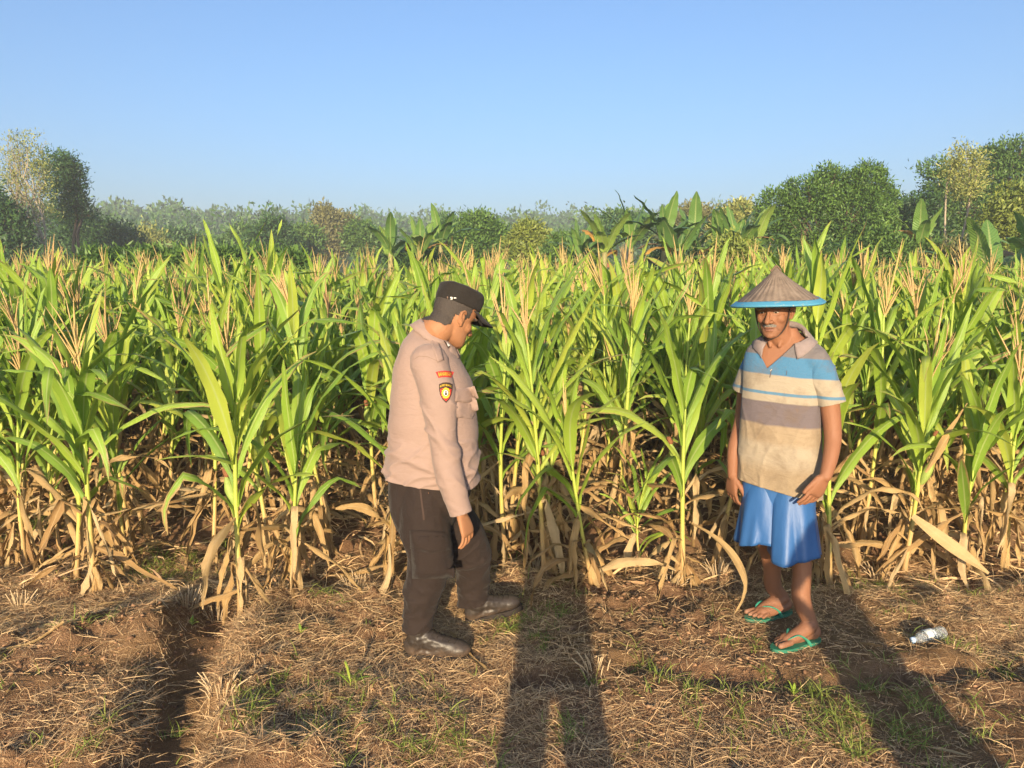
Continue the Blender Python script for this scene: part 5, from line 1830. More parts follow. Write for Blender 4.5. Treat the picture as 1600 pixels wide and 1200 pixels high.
    def add_shell(nm, fn, off, mat, jit):
        b = shell(mw, lambda c: fn(Mi @ c), off, nm, jit); b.materials.append(mat); b.transform(inv)
        return meshobj(nm, b, None, root)
    add_shell('moustache', lambda l: l.x > .055 and abs(l.y) < .029 and -.0635 - .12 * max(0, abs(l.y) - .010) < l.z < -.0490 - .25 * max(0, abs(l.y) - .008), .0048, M_GREY, .0010)
    for s in (-1, 1):
        add_shell('eyebrow', lambda l: l.x > .05 and abs(l.y - s * .032) < .020 and abs(l.z - .0205 + .10 * abs(l.y - s * .028)) < .0036, .0022, M_GREY, .0008)
    add_shell('hair', lambda l: -.2 < l.y < .2 and l.z < .07 and ((l.x < -.03 and l.z > -.04 + max(0, l.x + .05) * .8) or (l.x < .022 and abs(l.y) > .05 and abs(l.y) < .074 and l.z > .0)), .0045, M_GREY, .0012)
    Me = inv @ Mh
    eye_objs(Me, root, .30)
    # --- polo shirt
    def stripes(t, ob):
        sep = t.n('ShaderNodeSeparateXYZ'); t.set(sep.inputs[0], ob)
        x, z = sep.outputs[0], sep.outputs[2]
        zz = t.math('ADD', z, t.math('MULTIPLY', x, .055))
        zz = t.math('ADD', zz, t.math('MULTIPLY', t.math('SUBTRACT', t.noise(4, 2, .5, ob), .5), .028))
        lo, hi = .60, 1.46
        f = t.math('DIVIDE', t.math('SUBTRACT', zz, lo), hi - lo)
        Z = lambda py: (A(1220, py, 3.33).z - lo) / (hi - lo)
        grey, blue, cream, thin, mauve = (.128, .118, .124), (.038, .155, .285), (.305, .262, .196), (.062, .17, .275), (.116, .096, .105)
        st = [(0, (.265, .205, .132)), (Z(740), (.28, .215, .138)), (Z(722), (.305, .255, .186)), (Z(700), (.31, .26, .19)), (Z(690), (.285, .22, .143)), (Z(668), (.275, .21, .136)), (Z(665), mauve), (Z(630.5), mauve), (Z(629), cream), (Z(618.5), cream), (Z(618), thin), (Z(613.5), thin), (Z(613), cream), (Z(588), cream), (Z(587), blue), (Z(558), blue), (Z(557), grey), (1, grey)]
        c = t.ramp(f, st)
        n = t.noise(6, 5, .7, ob)
        stain = t.ramp(n, [(.50, (0, 0, 0)), (.70, (1, 1, 1))])
        c = t.mix(t.math('MULTIPLY', stain, .5), c, (.12, .08, .048))
        sp = t.noise(26, 3, .5, ob)
        c = t.mix(t.math('MULTIPLY', t.ramp(sp, [(.66, (0, 0, 0)), (.74, (1, 1, 1))]), .35), c, (.16, .10, .06))
        return t.mix(t.math('MULTIPLY', t.noise(300, 2, .5, ob), .2), c, (.25, .20, .16))
    mp = cloth_mat('striped_polo_cloth', stripes, .92, 800, .35, .1)
    P = Pieces()
    P.loft([sec(*t) for t in TOR], Fw, Lf)
    dR = (RA[1] - RA[0]).normalized(); dL = (LA[1] - LA[0]).normalized()
    P.ell(RA[0] + Vector((.025, 0, -.005)), (.062, .062, .062)); P.ell(LA[0] + Vector((-.025, 0, -.005)), (.062, .062, .062))
    ms = P.fuse(.006, 6)
    cloth_noise(ms, .013, (7, 7, 2.2), 1.0, lambda co: np.clip((1.30 - co[:, 2]) * 2.5, .3, 1))
    creases(ms, .0035, (11, 11, 2.5), .35, 3.0, lambda co: np.clip((1.36 - co[:, 2]) * 3, .1, 1))
    creases(ms, .002, (12, 12, 5), -.5, 6.0, lambda co: np.clip((1.30 - co[:, 2]) * 3, .15, 1))
    def sleeve(A0, A1, dd, cutp, rad, seed):
        P = Pieces()
        P.limb([A0, A0.lerp(A1, .6), A1 + dd * .06, A1 + dd * .12], rad, 5, 28)
        sm = P.fuse(.006, 4)
        cloth_noise(sm, .005, (9, 9, 6), seed)
        creases(sm, .005, (10, 10, 4), .5, seed)
        cut(sm, cutp, dd)
        sm.materials.append(mp)
        return sm
    slR = sleeve(RA[0] + Vector((.02, 0, 0)), RA[1], dR, A(1152, 626, 3.42), [.064, .066, .064, .064], 2.0)
    slL = sleeve(LA[0] + Vector((-.02, 0, 0)), LA[1], dL, A(1306, 628, 3.33), [.060, .062, .060, .059], 5.0)
    # hem, neck, V opening
    ha, hb = A(1146, 757, 3.32), A(1286, 781, 3.32)
    sl = (hb.z - ha.z) / (hb.x - ha.x)
    cut(ms, ha, Vector((sl, 0, -1)), lambda c: c.z < .85)
    nb = A(1226, 525, 3.42)
    cut(ms, nb, (Vector((0, 0, 1)) + Fw * .40).normalized(), lambda c: c.z > 1.30)
    vt = A(1205, 578, 3.31)                               # bottom of the V
    v1, v2 = A(1186, 536, 3.35), A(1246, 530, 3.35)
    bm = to_bm(ms)
    pl = []
    for q in (v1, v2):
        e = (q - vt); nrm = e.cross(Vector((0, 1, 0))).normalized()
        if nrm.dot((v1 if q is v2 else v2) - vt) > 0: nrm = -nrm      # points outward of the V
        pl.append(nrm)
        fs = [f for f in bm.faces if f.calc_center_median().y < D and f.calc_center_median().z > vt.z - .02]
        geom = list({v for f in fs for v in f.verts}) + list({e_ for f in fs for e_ in f.edges}) + fs
        bmesh.ops.bisect_plane(bm, geom=geom, plane_co=vt, plane_no=nrm, dist=1e-5)
    kill = []
    for f in bm.faces:
        c = f.calc_center_median()
        if c.y < D - .02 and c.z > vt.z - .02 and all((c - vt).dot(n) < 0 for n in pl): kill.append(f)
    bmesh.ops.delete(bm, geom=kill, context='FACES')
    bm.to_mesh(ms); bm.free()
    ms.materials.append(mp)
    bvs = bvh_of(ms)
    ms.transform(inv)
    shirt = solidify(meshobj('shirt', ms, None, root), .0035)
    for q in (slR, slL):
        q.transform(inv); solidify(meshobj('sleeve', q, None, shirt), .0035)
    mcol = cloth_mat('grey_collar_cloth', lambda t, ob: t.mix(t.noise(30, 4, .6, ob), (.195, .155, .15), (.26, .21, .20)), .92, 800, .35, .1)
    Mc = Matrix.Translation(A(1227, 521, 3.42)) @ Matrix.Rotation(yaw, 4, 'Z') @ Matrix.Rotation(R(20), 4, 'Y')
    mc = collar_mesh('collar', Mc, .074, .080, .022, .055, .034, R(146), .040, .30)
    keep_off(mc, bvs, .005)
    mc.materials.append(mcol); mc.transform(inv)
    solidify(meshobj('collar', mc, None, shirt), .004)
    def dec(*a, **k):
        o = decal(*a, **k); o.data.transform(inv); return o
    mcream = simple_mat('placket_cream', (.46, .38, .25), .9, .1, .2)
    mdark = simple_mat('stitch_dark', (.09, .075, .075), .9, .1, .2)
    dec('placket', [(1189, 546), (1184, 548), (1203, 580), (1206, 577)], 3.3, bvs, .003, mcream, shirt, cuts=2, thick=.002)
    dec('placket_seam', [(1206, 577), (1204.5, 577), (1202, 590), (1203.5, 590)], 3.3, bvs, .002, mdark, shirt, cuts=1)
    dec('pocket_mark', [(1229, 579), (1230, 579), (1229.4, 586), (1228.4, 586)], 3.3, bvs, .002, mdark, shirt, cuts=1)
    # --- wide satin shorts
    t = NT('blue_satin'); ob = t.coord()
    c = t.mix(t.noise(7, 4, .6, ob), (.017, .074, .22), (.033, .112, .29))
    msat = t.finish(t.principled(c, .48, .38, t.bump(t.noise(26, 4, .6, t.mapping(ob, (1, 1, .35))), .35, .008), Sheen_Weight=.0))
    rng = random.Random(4)
    sh = empty('shorts'); sh.parent = root
    def leg_tube(ctop, cbot, rt, rb, ht, hbm, seed, nm):
        V = []
        n, m = 26, 60
        rg = random.Random(seed)
        ph = [rg.random() * 6.28 for _ in range(4)]
        for i in range(n):
            u = i / (n - 1)
            c = ctop.lerp(cbot, u)
            for j in range(m):
                a = 2 * math.pi * j / m
                r = np.array(rt) * (1 - u) + np.array(rb) * u
                w = 1 + max(0, (u - .22) / .78) ** .8 * (.07 * math.sin(3 * a + ph[0]) + .20 * (abs(math.sin(2.5 * a + ph[1] + .25 * math.sin(u * 4))) ** .7 - .6) + .045 * math.sin(9 * a + ph[2] + u))
                p = c + Fw * (math.cos(a) * r[0] * w) + Lf * (math.sin(a) * r[1] * w)
                p.z += u * .018 * math.sin(2 * a + ph[3])
                V.append(tuple(p))
        return V, grid_faces(n, m, True)
    ct = A(1216, 735, 3.42)
    V, F = leg_tube(ct + Lf * -.055 + Fw * -.01, A(1188, 842, 3.47), (.080, .090), (.140, .108), 0, 0, 2, 'r')
    m1 = np_mesh('leg_panel', V, F); m1.materials.append(msat); m1.transform(inv); solidify(meshobj('leg_panel', m1, None, sh), .002)
    V, F = leg_tube(ct + Lf * .055 + Fw * -.005, A(1240, 866, 3.36), (.080, .090), (.138, .112), 0, 0, 9, 'l')
    m2 = np_mesh('leg_panel', V, F); m2.materials.append(msat); m2.transform(inv); solidify(meshobj('leg_panel', m2, None, sh), .002)
    P = Pieces(); P.loft([sec(*q, shrink=.006) for q in ((800, 1156, 1277, .098, .104), (770, 1154, 1278, .100, .106), (735, 1156, 1278, .098, .104), (715, 1158, 1276, .095, .098))], Fw, Lf)
    m3 = P.g.mesh('seat'); m3.materials.append(msat); m3.transform(inv); meshobj('seat', m3, None, sh)
    # --- flip-flops
    gr = simple_mat('green_rubber', (.025, .155, .095), .55, .4, .25, 30)
    gs = simple_mat('green_strap', (.04, .24, .16), .45, .4, .15, 30)
    for M_, s in ((FL, 1), (FR, -1)):
        sandal(root, inv @ M_, s, gr, gs)
    # --- conical hat
    hat = empty('conical_hat'); hat.parent = root
    tip, rl, rr_ = A(1208, 416, 3.385), A(1141, 479, 3.405), A(1287, 469, 3.365)
    cen = (rl + rr_) / 2
    Rh = (rr_ - rl).length / 2
    side = (rr_ - rl).normalized()
    up = (tip - cen); up = (up - side * up.dot(side)); up = (up.normalized() + Vector((0, -.03, 0))).normalized()
    fwd = side.cross(up)
    Hh = (tip - cen).length * .985
    t = NT('woven_bamboo'); uv = t.n('ShaderNodeUVMap').outputs[0]
    sep = t.n('ShaderNodeSeparateXYZ'); t.set(sep.inputs[0], uv)
    u, v = sep.outputs[0], sep.outputs[1]
    ob = t.coord()
    wv1 = t.math('SINE', t.math('ADD', t.math('MULTIPLY', u, 2 * math.pi * 34), t.math('MULTIPLY', t.noise(9, 3, .6, ob), 2.2)))
    wv2 = t.math('SINE', t.math('ADD', t.math('MULTIPLY', v, 2 * math.pi * 44), t.math('MULTIPLY', t.math('SIGN', wv1), 1.57)))
    w = t.math('MULTIPLY', t.math('ADD', t.math('MULTIPLY', wv1, .6), wv2), .5)
    c = t.ramp(t.math('ADD', t.math('MULTIPLY', w, .16), t.math('MULTIPLY', t.noise(22, 4, .7, ob), 1.0)), [(.2, (.15, .112, .085)), (.5, (.28, .215, .165)), (.85, (.40, .32, .25))])
    mw_ = t.finish(t.principled(c, .85, .2, t.bump(w, .8, .006)))
    t = NT('blue_rim_paint'); ob = t.coord()
    c = t.mix(t.ramp(t.noise(40, 4, .7, ob), [(.62, (0, 0, 0)), (.70, (1, 1, 1))]), t.mix(t.noise(8, 3, .6, ob), (.045, .20, .33), (.09, .29, .42)), (.36, .33, .26))
    mb_ = t.finish(t.principled(c, .55, .35, t.bump(t.noise(60, 3, .6, ob), .3, .003)))
    def cone(nm, t0, t1, n, mat, lift=0.0, wob=.0):
        V, UV = [], []
        m = 72
        for i in range(n + 1):
            q = t0 + (t1 - t0) * i / n                          # 0 tip .. 1 rim
            prof = (q ** 1.0) * .92 + .08 * q * q
            for j in range(m + 1):
                a = 2 * math.pi * j / m
                zz = Hh * (1 - q ** .90) + lift
                rr = Rh * prof * (1 + wob * math.sin(3 * a + 1) * q)
                sag = -.006 * q * math.sin(2 * a + .5)
                p = cen + side * (math.cos(a) * rr) + fwd * (math.sin(a) * rr) + up * (zz + sag)
                V.append(tuple(p)); UV.append((j / m, q))
        me = np_mesh(nm, V, grid_faces(n + 1, m + 1), UV); me.materials.append(mat); me.transform(inv)
        return meshobj(nm, me, None, hat)
    solidify(cone('crown', .0, .93, 26, mw_, 0, .012), .005)
    solidify(cone('rim', .885, 1.0, 6, mb_, .004, .012), .010)
    P = Pieces(); tp = cen + up * Hh
    P.limb([tp + side * -.022 - up * .020, tp + up * .002, tp + side * .020 - up * .018], [.004, .005, .004], 4, 8)
    m_ = P.g.mesh('tip_binding'); m_.materials.append(simple_mat('tip_cane', (.13, .09, .065), .85, .2, .3, 60)); m_.transform(inv); meshobj('tip_binding', m_, None, hat)
    # chin strap
    strap = simple_mat('hat_strap', (.045, .030, .024), .8, .2, .2)
    g = Geo()
    for s in (-1, 1):
        loc = [(.028, .080 * s, .035), (.030, .076 * s, 0), (.034, .0705 * s, -.035), (.045, .058 * s, -.075), (.062, .032 * s, -.108), (.070, .0, -.122)]
        pts = [Mh @ Vector(p) for p in loc]
        q = [Vector(d) for d in cr([list(p) for p in pts], 4)]
        g.add(*tube_geo(q, [.0032] * len(q), 6))
    m_ = g.mesh('chin_strap'); m_.materials.append(strap); m_.transform(inv); meshobj('chin_strap', m_, None, hat)
    return root
build_farmer()
# ================================================================== PEOPLE BESIDE THE CAMERA (their shadows fall into the picture)
def bystander(x, y, yaw, H, label, shirt_c, trouser_c, arms, wide=1.0, gap=.13):
    """simple standing figure facing yaw; H = height; arms: per side list of local (forward, left, up) points for shoulder, elbow, wrist"""
    root = empty('person', (x, y, 0), yaw)
    tag(root, label, 'person', 'people standing beside the camera')
    k = H / 1.68
    X, Y = Vector((1, 0, 0)), Vector((0, 1, 0))
    S = lambda z, f, b, w, ex=2.3: (Vector((0, 0, z * k)), f * k, b * k, w * k, ex)
    Mh = Matrix.Translation((.02, 0, 1.565 * k)) @ Matrix.Scale(k, 4)
    TOR = [S(.86, .11, .11, .165), S(1.0, .11, .10, .160), S(1.15, .115, .105, .165), S(1.30, .115, .11, .185), S(1.39, .09, .095, .165), S(1.44, .065, .065, .09), S(1.47, .055, .055, .06)]
    P = Pieces()
    P.loft([(c, f - .02, b - .02, w - .02, e) for c, f, b, w, e in TOR], X, Y)
    head_pieces(P, Mh)
    P.limb([(-.01, 0, 1.50 * k), (-.01, 0, 1.40 * k)], [.056 * k, .062 * k], 3, 16)
    for s, a in zip((-1, 1), arms):
        P.limb([Vector(p) * k for p in a], [.05, .042, .029], 5, 14)
        d = (Vector(a[2]) - Vector(a[1])).normalized()
        hand_pieces(P, frame(Vector(a[2]) * k, d, (.3, s, .2)), (.4, .4, .4, .4))
    for s in (-1, 1):
        P.limb([(0, s * .09, .86 * k), (.01, s * gap, .48 * k), (-.01, s * (gap + .02), .09)], [.085, .06, .042], 5, 14)
        P.ell((.05, s * (gap + .03), .04), (.13, .045, .04)); P.ell((-.01, s * (gap + .02), .06), (.05, .04, .06))
    me = P.fuse(.009, 3)
    set_col(me, np.tile(np.array((.30, .14, .07)), (len(me.vertices), 1)))
    me.materials.append(skin_mat('bystander_skin'))
    meshobj('body', me, None, root)
    P = Pieces()
    P.loft([(c, f, b, w * wide, e) for c, f, b, w, e in TOR[:-1]], X, Y)
    for s, a in zip((-1, 1), arms):
        q = [Vector(p) * k for p in a]
        P.limb([q[0], q[0].lerp(q[1], .5), q[1]], [.075, .07, .062], 5, 16)
    ms = P.fuse(.012, 4); ms.materials.append(cloth_mat('bystander_shirt', lambda t, ob: t.mix(t.noise(8, 3, .6, ob), shirt_c, tuple(c * 1.2 for c in shirt_c))))
    meshobj('shirt', ms, None, root)
    P = Pieces()
    P.loft([S(.78, .11, .11, .15), S(.90, .115, .115, .168), S(.98, .11, .10, .162)], X, Y)
    for s in (-1, 1):
        P.limb([(0, s * .085, .84 * k), (.01, s * gap, .48 * k), (-.01, s * (gap + .02), .10)], [.092, .074 * wide, .064 * wide], 5, 18)
    mt = P.fuse(.012, 4); mt.materials.append(cloth_mat('bystander_trousers', lambda t, ob: t.mix(t.noise(8, 3, .6, ob), trouser_c, tuple(c * 1.2 for c in trouser_c))))
    meshobj('trousers', mt, None, root)
    P = Pieces()
    P.loft([(Vector(((f - b) / 2, 0, z)), (f + b) / 2 + .006, (f + b) / 2 + .006, h + .006, 2.2) for z, f, b, h in HEAD[8:]], X, Y, 3, 24, Mh)
    m = P.g.mesh('hair'); m.materials.append(M_HAIR); meshobj('hair', m, None, root)
up_arms = [[(0, s * .17, 1.37), (.17, s * .20, 1.17), (.27, s * .075, 1.50)] for s in (-1, 1)]
bystander(0.0, -.42, math.pi / 2, 1.68, 'person taking the picture, whose shadow falls between the two men', (.12, .14, .2), (.05, .05, .06), up_arms, 1.08, .150)
out_arms = [[(0, s * .18, 1.37), (-.03, s * .33, 1.12), (.10, s * .22, .97)] for s in (-1, 1)]
bystander(1.40, -.30, math.pi / 2, 1.66, 'person right of the picture taker, shadow reaching the legs in blue shorts', (.25, .1, .08), (.06, .06, .08), out_arms, 1.25, .10)
# ================================================================== SMALL THINGS ON THE GROUND
def bottle():
    p = gnd(1450, 996)
    root = empty('plastic_bottle', (p.x, p.y, zg(p.x, p.y)))
    tag(root, 'crumpled clear plastic water bottle with pale blue cap lying on dry grass', 'bottle')
    a, b = gnd(1424, 996), gnd(1474, 987)
    d = (a - b); d.z = 0; d.normalize()
    M = frame((0, 0, .030), d, (0, 0, 1)) @ Matrix.Rotation(R(4), 4, 'Y')
    t = NT('clear_plastic'); ob = t.coord()
    g = t.principled((.82, .86, .88), .12, .5, t.bump(t.noise(50, 3, .6, ob), .5, .006), Transmission_Weight=.85, IOR=1.25)
    mpl = t.finish(g)
    L = .185
    prof = [(-.5, .012), (-.495, .026), (-.47, .030), (-.40, .031), (-.36, .029), (-.30, .031), (-.2, .0295), (0, .0305), (.12, .031), (.2, .030), (.30, .025), (.38, .017), (.42, .0125), (.46, .012)]
    V = []
    k = 20
    for x, r in prof:
        for j in range(k):
            an = 2 * math.pi * j / k
            dn = 1 - .14 * max(0, mnoise.noise(Vector((x * 7, math.cos(an) * 1.5, math.sin(an) * 1.5)))) * (r > .02)
            V.append(tuple(M @ Vector((x * L, math.cos(an) * r * dn, math.sin(an) * r * dn))))
    me = np_mesh('bottle_body', V, grid_faces(len(prof), k, True)); me.materials.append(mpl)
    solidify(meshobj('bottle_body', me, None, root), .0008)
    Vc, Fc = tube_geo([M @ Vector((.445 * L, 0, 0)), M @ Vector((.45 * L, 0, 0)), M @ Vector((.53 * L, 0, 0)), M @ Vector((.535 * L, 0, 0))], [.003, .0145, .0140, .002], 16)
    mc = np_mesh('cap', Vc, Fc); mc.materials.append(simple_mat('bottle_cap_blue', (.42, .58, .78), .4, .4, .05)); meshobj('cap', mc, None, root)
    V = []
    for i in range(7):
        x = -.12 + .27 * i / 6
        for j in range(12):
            an = 2 * math.pi * (j / 22.0) + .35
            r = .0325
            V.append(tuple(M @ Vector((x * L, math.cos(an) * r, math.sin(an) * r))))
    t = NT('bottle_label'); ob = t.coord()
    c = t.mix(t.ramp(t.noise(70, 3, .6, ob), [(.45, (0, 0, 0)), (.6, (1, 1, 1))]), (.72, .74, .70), (.42, .47, .50))
    ml = np_mesh('label', V, grid_faces(7, 12)); ml.materials.append(t.finish(t.principled(c, .5, .3))); meshobj('label', ml, None, root)
bottle()
def dry_strip(name, label, cat, pts_px, widths, mat, group=None, lift=None, curl=.5, seed=0, twist=0.0):
    """dry leaf or stem through ground pixels (px, py, height above ground)"""
    P0 = []
    for px, py, h in pts_px:
        g = gnd(px, py, h)
        P0.append([g.x, g.y, max(h, 0) + zg(g.x, g.y)])
    dat = cr([p + [w] for p, w in zip(P0, widths)], 6)
    o = Vector(dat[0][:3])
    root_loc = o.copy()
    V, UV = [], []
    n = len(dat); cols = 4
    rng = random.Random(seed)
    for i, d in enumerate(dat):
        p = Vector(d[:3]) - root_loc; w = max(d[3], .002)
        T = (Vector(dat[min(i + 1, n - 1)][:3]) - Vector(dat[max(i - 1, 0)][:3])).normalized()
        S = T.cross(Vector((0, 0, 1)))
        S = S.normalized() if S.length > .1 else Vector((1, 0, 0))
        S = Quaternion(T, twist * i / n + rng.uniform(-.15, .15)) @ S
        N = S.cross(T)
        for j in range(cols + 1):
            s = j / cols * 2 - 1
            V.append(tuple(p + S * (s * w / 2) + N * (abs(s) * w * curl * .4 + rng.uniform(-.001, .001)) + Vector((0, 0, .006))))
            UV.append((j / cols, i / n))
    me = np_mesh(name, V, grid_faces(n, cols + 1), UV, {'rnd': np.full(len(V), rng.random()), 'dry': np.full(len(V), 1.0)})
    me.materials.append(mat)
    ob = meshobj(name, me, None, None)
    ob.location = root_loc
    tag(ob, label, cat, group)
    return ob
DG = 'loose dry leaves and stalks on the ground'
def air(px, py, d):
    return at(px, py, d)
def dry_air(name, label, cat, pts, widths, seed, mat=None, curl=.6, twist=.8):
    """dry leaf through free points (px, py, depth)"""
    P0 = [at(*p) for p in pts]
    mat = mat or M_DRY
    dat = cr([list(p) + [w] for p, w in zip(P0, widths)], 6)
    o = Vector(dat[0][:3]); V, UV = [], []
    rng = random.Random(seed); n = len(dat); cols = 4
    for i, d in enumerate(dat):
        p = Vector(d[:3]) - o; w = max(d[3], .002)
        T = (Vector(dat[min(i + 1, n - 1)][:3]) - Vector(dat[max(i - 1, 0)][:3])).normalized()
        S = T.cross(Vector((0, 1, 0))).normalized()
        S = Quaternion(T, twist * math.sin(i / n * 5 + seed)) @ S
        N = S.cross(T)
        for j in range(cols + 1):
            s = j / cols * 2 - 1
            V.append(tuple(p + S * (s * w / 2) + N * (abs(s) * w * curl * .5 + rng.uniform(-.0012, .0012)))); UV.append((j / cols, i / n))
    me = np_mesh(name, V, grid_faces(n, cols + 1), UV, {'rnd': np.full(len(V), .3 + .5 * rng.random()), 'dry': np.full(len(V), 1.0)})
    me.materials.append(mat)
    ob = meshobj(name, me); ob.location = o
    return tag(ob, label, cat, DG)
dry_air('dry_corn_leaf', 'long curved dry corn leaf bending down to the toes beside the green sandal', 'dry leaf',
        [(1080, 818, 3.95), (1112, 838, 3.85), (1145, 868, 3.75), (1166, 905, 3.65), (1163, 935, 3.60), (1143, 968, 3.56)], [.012, .034, .040, .038, .030, .006], 1)
dry_air('dry_corn_leaf', 'limp greyish dry leaf hanging to the ground right of the blue shorts', 'dry leaf',
        [(1292, 830, 3.92), (1306, 850, 3.85), (1316, 885, 3.80), (1326, 920, 3.78), (1328, 946, 3.76)], [.015, .040, .050, .050, .034], 2)
dry_air('dry_corn_leaf', 'wide straw-coloured leaf slanting down across the stalks at lower right', 'dry leaf',
        [(1426, 806, 4.05), (1460, 832, 4.0), (1500, 862, 3.97), (1545, 896, 3.95)], [.03, .062, .065, .014], 3, curl=.25, twist=.15)
dry_air('dry_corn_leaf', 'pale dry leaf rising diagonally before the bushy right-hand corn', 'dry leaf',
        [(1446, 738, 4.0), (1470, 700, 4.0), (1492, 665, 4.02), (1512, 630, 4.05)], [.012, .042, .040, .008], 4)
dry_air('dry_corn_leaf', 'long dry leaf sagging rightwards from the leftmost front corn plant', 'dry leaf',
        [(140, 850, 3.95), (178, 868, 3.85), (220, 895, 3.78), (262, 915, 3.74), (312, 945, 3.72)], [.012, .045, .052, .030, .006], 5)
dry_air('dry_corn_leaf', 'dry leaf hanging down the stalk beside the soil trench', 'dry leaf',
        [(385, 875, 3.72), (383, 915, 3.70), (384, 950, 3.68), (374, 992, 3.66)], [.022, .034, .030, .020], 6)
dry_air('dry_corn_leaf', 'bent dry leaf dropping behind the heel of the uniformed man', 'dry leaf',
        [(607, 850, 3.85), (606, 890, 3.78), (596, 925, 3.72), (575, 945, 3.70), (548, 952, 3.66)], [.015, .036, .040, .045, .012], 7)
dry_strip('dry_stalk', 'short dry stalk pointing at the camera beside the standing boot', 'stalk', [(703, 990, .03), (722, 1012, .02), (738, 1032, .012), (758, 1050, .01)], [.012, .016, .017, .022], M_DRY, DG, seed=8, curl=1.4)
dry_strip('dry_corn_leaf', 'twisted dry leaf lying between the two men', 'dry leaf', [(845, 993, .01), (880, 994, .02), (900, 996, .018), (935, 1002, .01), (972, 1010, .006)], [.004, .010, .026, .010, .004], M_DRY, DG, seed=9)
dry_strip('dry_corn_leaf', 'pale dry leaf lying at the bottom right in the shadow', 'dry leaf', [(1450, 1163, .008), (1480, 1168, .014), (1520, 1176, .008)], [.006, .018, .004], M_DRY, DG, seed=10)
dry_strip('dry_stalk', 'thin whitish straw lying diagonally in the right shadow', 'stalk', [(1366, 1135, .015), (1410, 1162, .02), (1450, 1190, .012)], [.003, .003, .003], M_DRY, DG, seed=11)
dry_strip('dry_corn_leaf', 'broken dry leaf piece at the left border of the bank', 'dry leaf', [(-10, 975, .01), (15, 968, .02), (32, 962, .012)], [.012, .03, .014], M_DRY, DG, seed=12)
dry_strip('dry_stalk', 'broken tan stalk lying at the left below the leftmost corn', 'stalk', [(-5, 1032, .012), (50, 1030, .018), (105, 1026, .012)], [.016, .02, .024], M_DRY, DG, seed=13, curl=1.2)
dry_strip('dry_corn_leaf', 'flat dry leaf lying left of the soil trench', 'dry leaf', [(130, 956, .008), (165, 948, .015), (215, 946, .01)], [.006, .03, .008], M_DRY, DG, seed=14)
dry_strip('dry_stalk', 'small tan stick on the grass right of the trench', 'stalk', [(502, 1118, .008), (510, 1108, .01), (519, 1098, .008)], [.011, .012, .010], M_DRY, DG, seed=15, curl=1.2)
dry_strip('dry_corn_leaf', 'small pale leaf scrap on the straw below the sandals', 'dry leaf', [(1228, 1138, .008), (1238, 1136, .014), (1246, 1140, .008)], [.012, .026, .012], M_DRY, DG, seed=16)
dry_strip('dry_stalk', 'short pale stick right of the front sandal', 'stalk', [(1342, 1007, .008), (1360, 1009, .012), (1380, 1010, .008)], [.010, .015, .010], M_DRY, DG, seed=17, curl=1.2)
# cut rice stubble left from the last crop
def stubble(px, py, n, h, label, seed):
    rng = random.Random(seed)
    g0 = gnd(px, py)
    g = Geo()
    for i in range(n):
        a = rng.random() * 6.28; r = rng.random() ** .5 * .05
        x, y = math.cos(a) * r, math.sin(a) * r
        l = h * rng.uniform(.6, 1.1); sp = rng.uniform(.1, 1.0)
        g.add(*tube_geo([(x, y, -.02), (x * (1 + sp), y * (1 + sp), l * .5), (x * (1 + 2.2 * sp), y * (1 + 2.2 * sp), l)], [.0028, .0030, .0026], 5))
    me = g.mesh('straw_stubble', True); me.materials.append(M_STUB)
    o = meshobj('straw_stubble', me); o.location = (g0.x, g0.y, zg(g0.x, g0.y))
    tag(o, label, 'stubble', 'clumps of cut rice stubble')
M_STUB = simple_mat('rice_stubble', (.44, .33, .20), .85, .15, .35, 25)
for i, (px, py, n, h, lab) in enumerate([
        (555, 905, 34, .085, 'large fanned clump of cut stubble left of the uniformed man'),
        (292, 950, 26, .085, 'clump of cut stubble left of the trench head'),
        (337, 945, 24, .080, 'clump of cut stubble right at the trench head'),
        (436, 925, 20, .085, 'greyish clump of cut stubble under the short thin corn'),
        (30, 940, 20, .08, 'clump of cut stubble at the left border'),
        (838, 880, 16, .07, 'clump of cut stubble at the shaded corn beside the lifted boot'),
        (1048, 905, 24, .085, 'clump of cut stubble at the foot of the corn left of the hat wearer'),
        (1122, 885, 22, .085, 'clump of cut stubble behind the curved dry leaf'),
        (1375, 880, 20, .08, 'clump of cut stubble at the foot of the bushy right-hand corn'),
        (700, 905, 16, .07, 'clump of cut stubble between the legs in dark trousers'),
        (930, 1052, 12, .06, 'small tuft of cut stubble beside the dug hollow'),
        (345, 1095, 20, .06, 'yellowish stubble tuft on the right lip of the trench')]):
    stubble(px, py, n, h, lab, i)
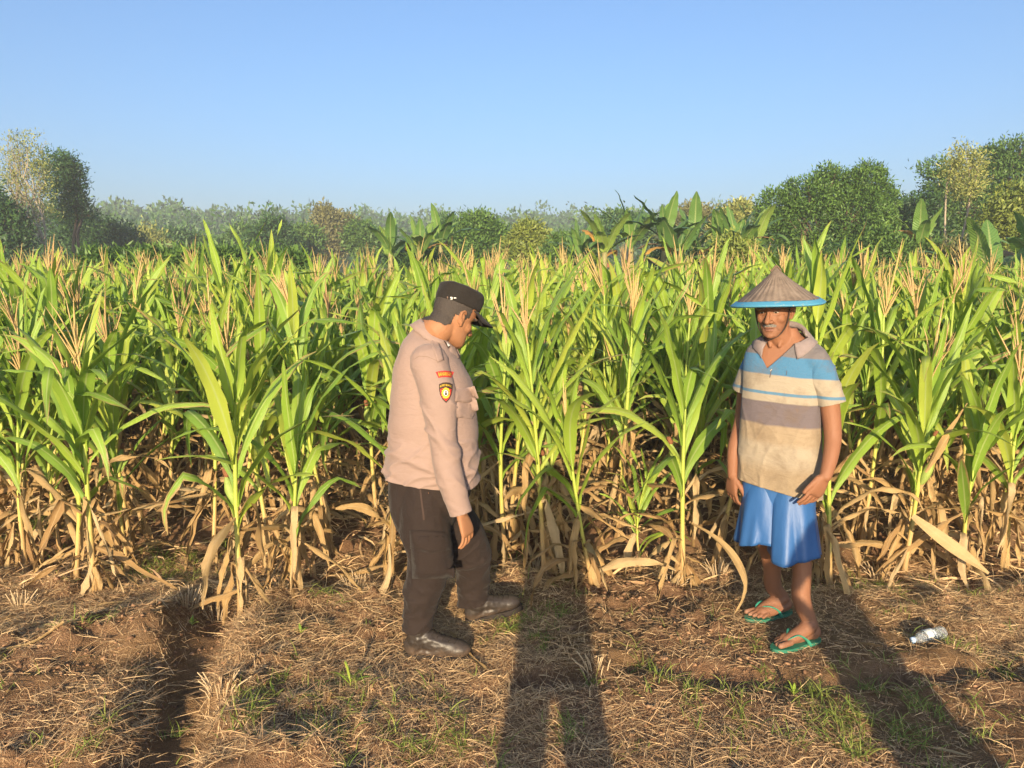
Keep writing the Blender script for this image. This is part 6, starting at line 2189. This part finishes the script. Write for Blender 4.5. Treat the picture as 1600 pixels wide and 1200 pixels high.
# corn seedlings
def seedling(px, py, h, label, seed):
    rng = random.Random(seed)
    g0 = gnd(px, py)
    root = empty('seedling', (g0.x, g0.y, zg(g0.x, g0.y)))
    tag(root, label, 'seedling', 'green seedlings on the bank')
    V, F = tube_geo([(0, 0, -.01), (0, 0, h * .35)], [.003, .002], 6)
    me = np_mesh('stem', V, F, None, {'hgt': np.full(len(V), .7)}); me.materials.append(M_STALK); meshobj('stem', me, None, root)
    for i in range(5):
        gg = leaf_geo(rng, (0, 0, h * (.08 + .06 * i)), i * 2.6 + rng.random(), h * rng.uniform(.6, .9), .014, .15 + .1 * (4 - i), .5 + .35 * (4 - i), 1.4, .4, 0, .001, None, 6, 2)
        meshobj('leaf', leaf_mesh('leaf', gg, rng, .1), M_LEAF, root)
seedling(548, 1082, .13, 'bright green corn seedling in front of the standing boot, to its left', 1)
seedling(430, 1090, .07, 'small green seedling on the bank right of the trench', 2)
seedling(300, 975, .05, 'tiny seedling in the shaded soil of the trench head', 3)
seedling(1240, 1085, .06, 'small green seedling below the front sandal', 4)
seedling(470, 1000, .06, 'small green seedling under the short thin corn', 5)
seedling(1580, 1045, .05, 'tiny round-leaved seedling near the right border', 6)
# ================================================================== HAZE
def build_haze():
    me = bpy.data.meshes.new('haze')
    x0, x1, y0, y1, z0, z1 = -400, 400, -60, 480, -1.5, 27
    v = [(x, y, z) for z in (z0, z1) for y in (y0, y1) for x in (x0, x1)]
    me.from_pydata(v, [], [(0, 2, 3, 1), (4, 5, 7, 6), (0, 1, 5, 4), (2, 6, 7, 3), (0, 4, 6, 2), (1, 3, 7, 5)])
    t = NT('haze_air')
    p = t.n('ShaderNodeVolumePrincipled')
    p.inputs['Color'].default_value = (0.82, 0.88, 0.97, 1)
    p.inputs['Density'].default_value = 0.0019
    p.inputs['Anisotropy'].default_value = 0.0
    t.nt.links.new(p.outputs[0], t.out.inputs['Volume'])
    tag(meshobj('haze', me, t.m), 'pale haze in the air over the field', 'haze', kind='stuff')
build_haze()
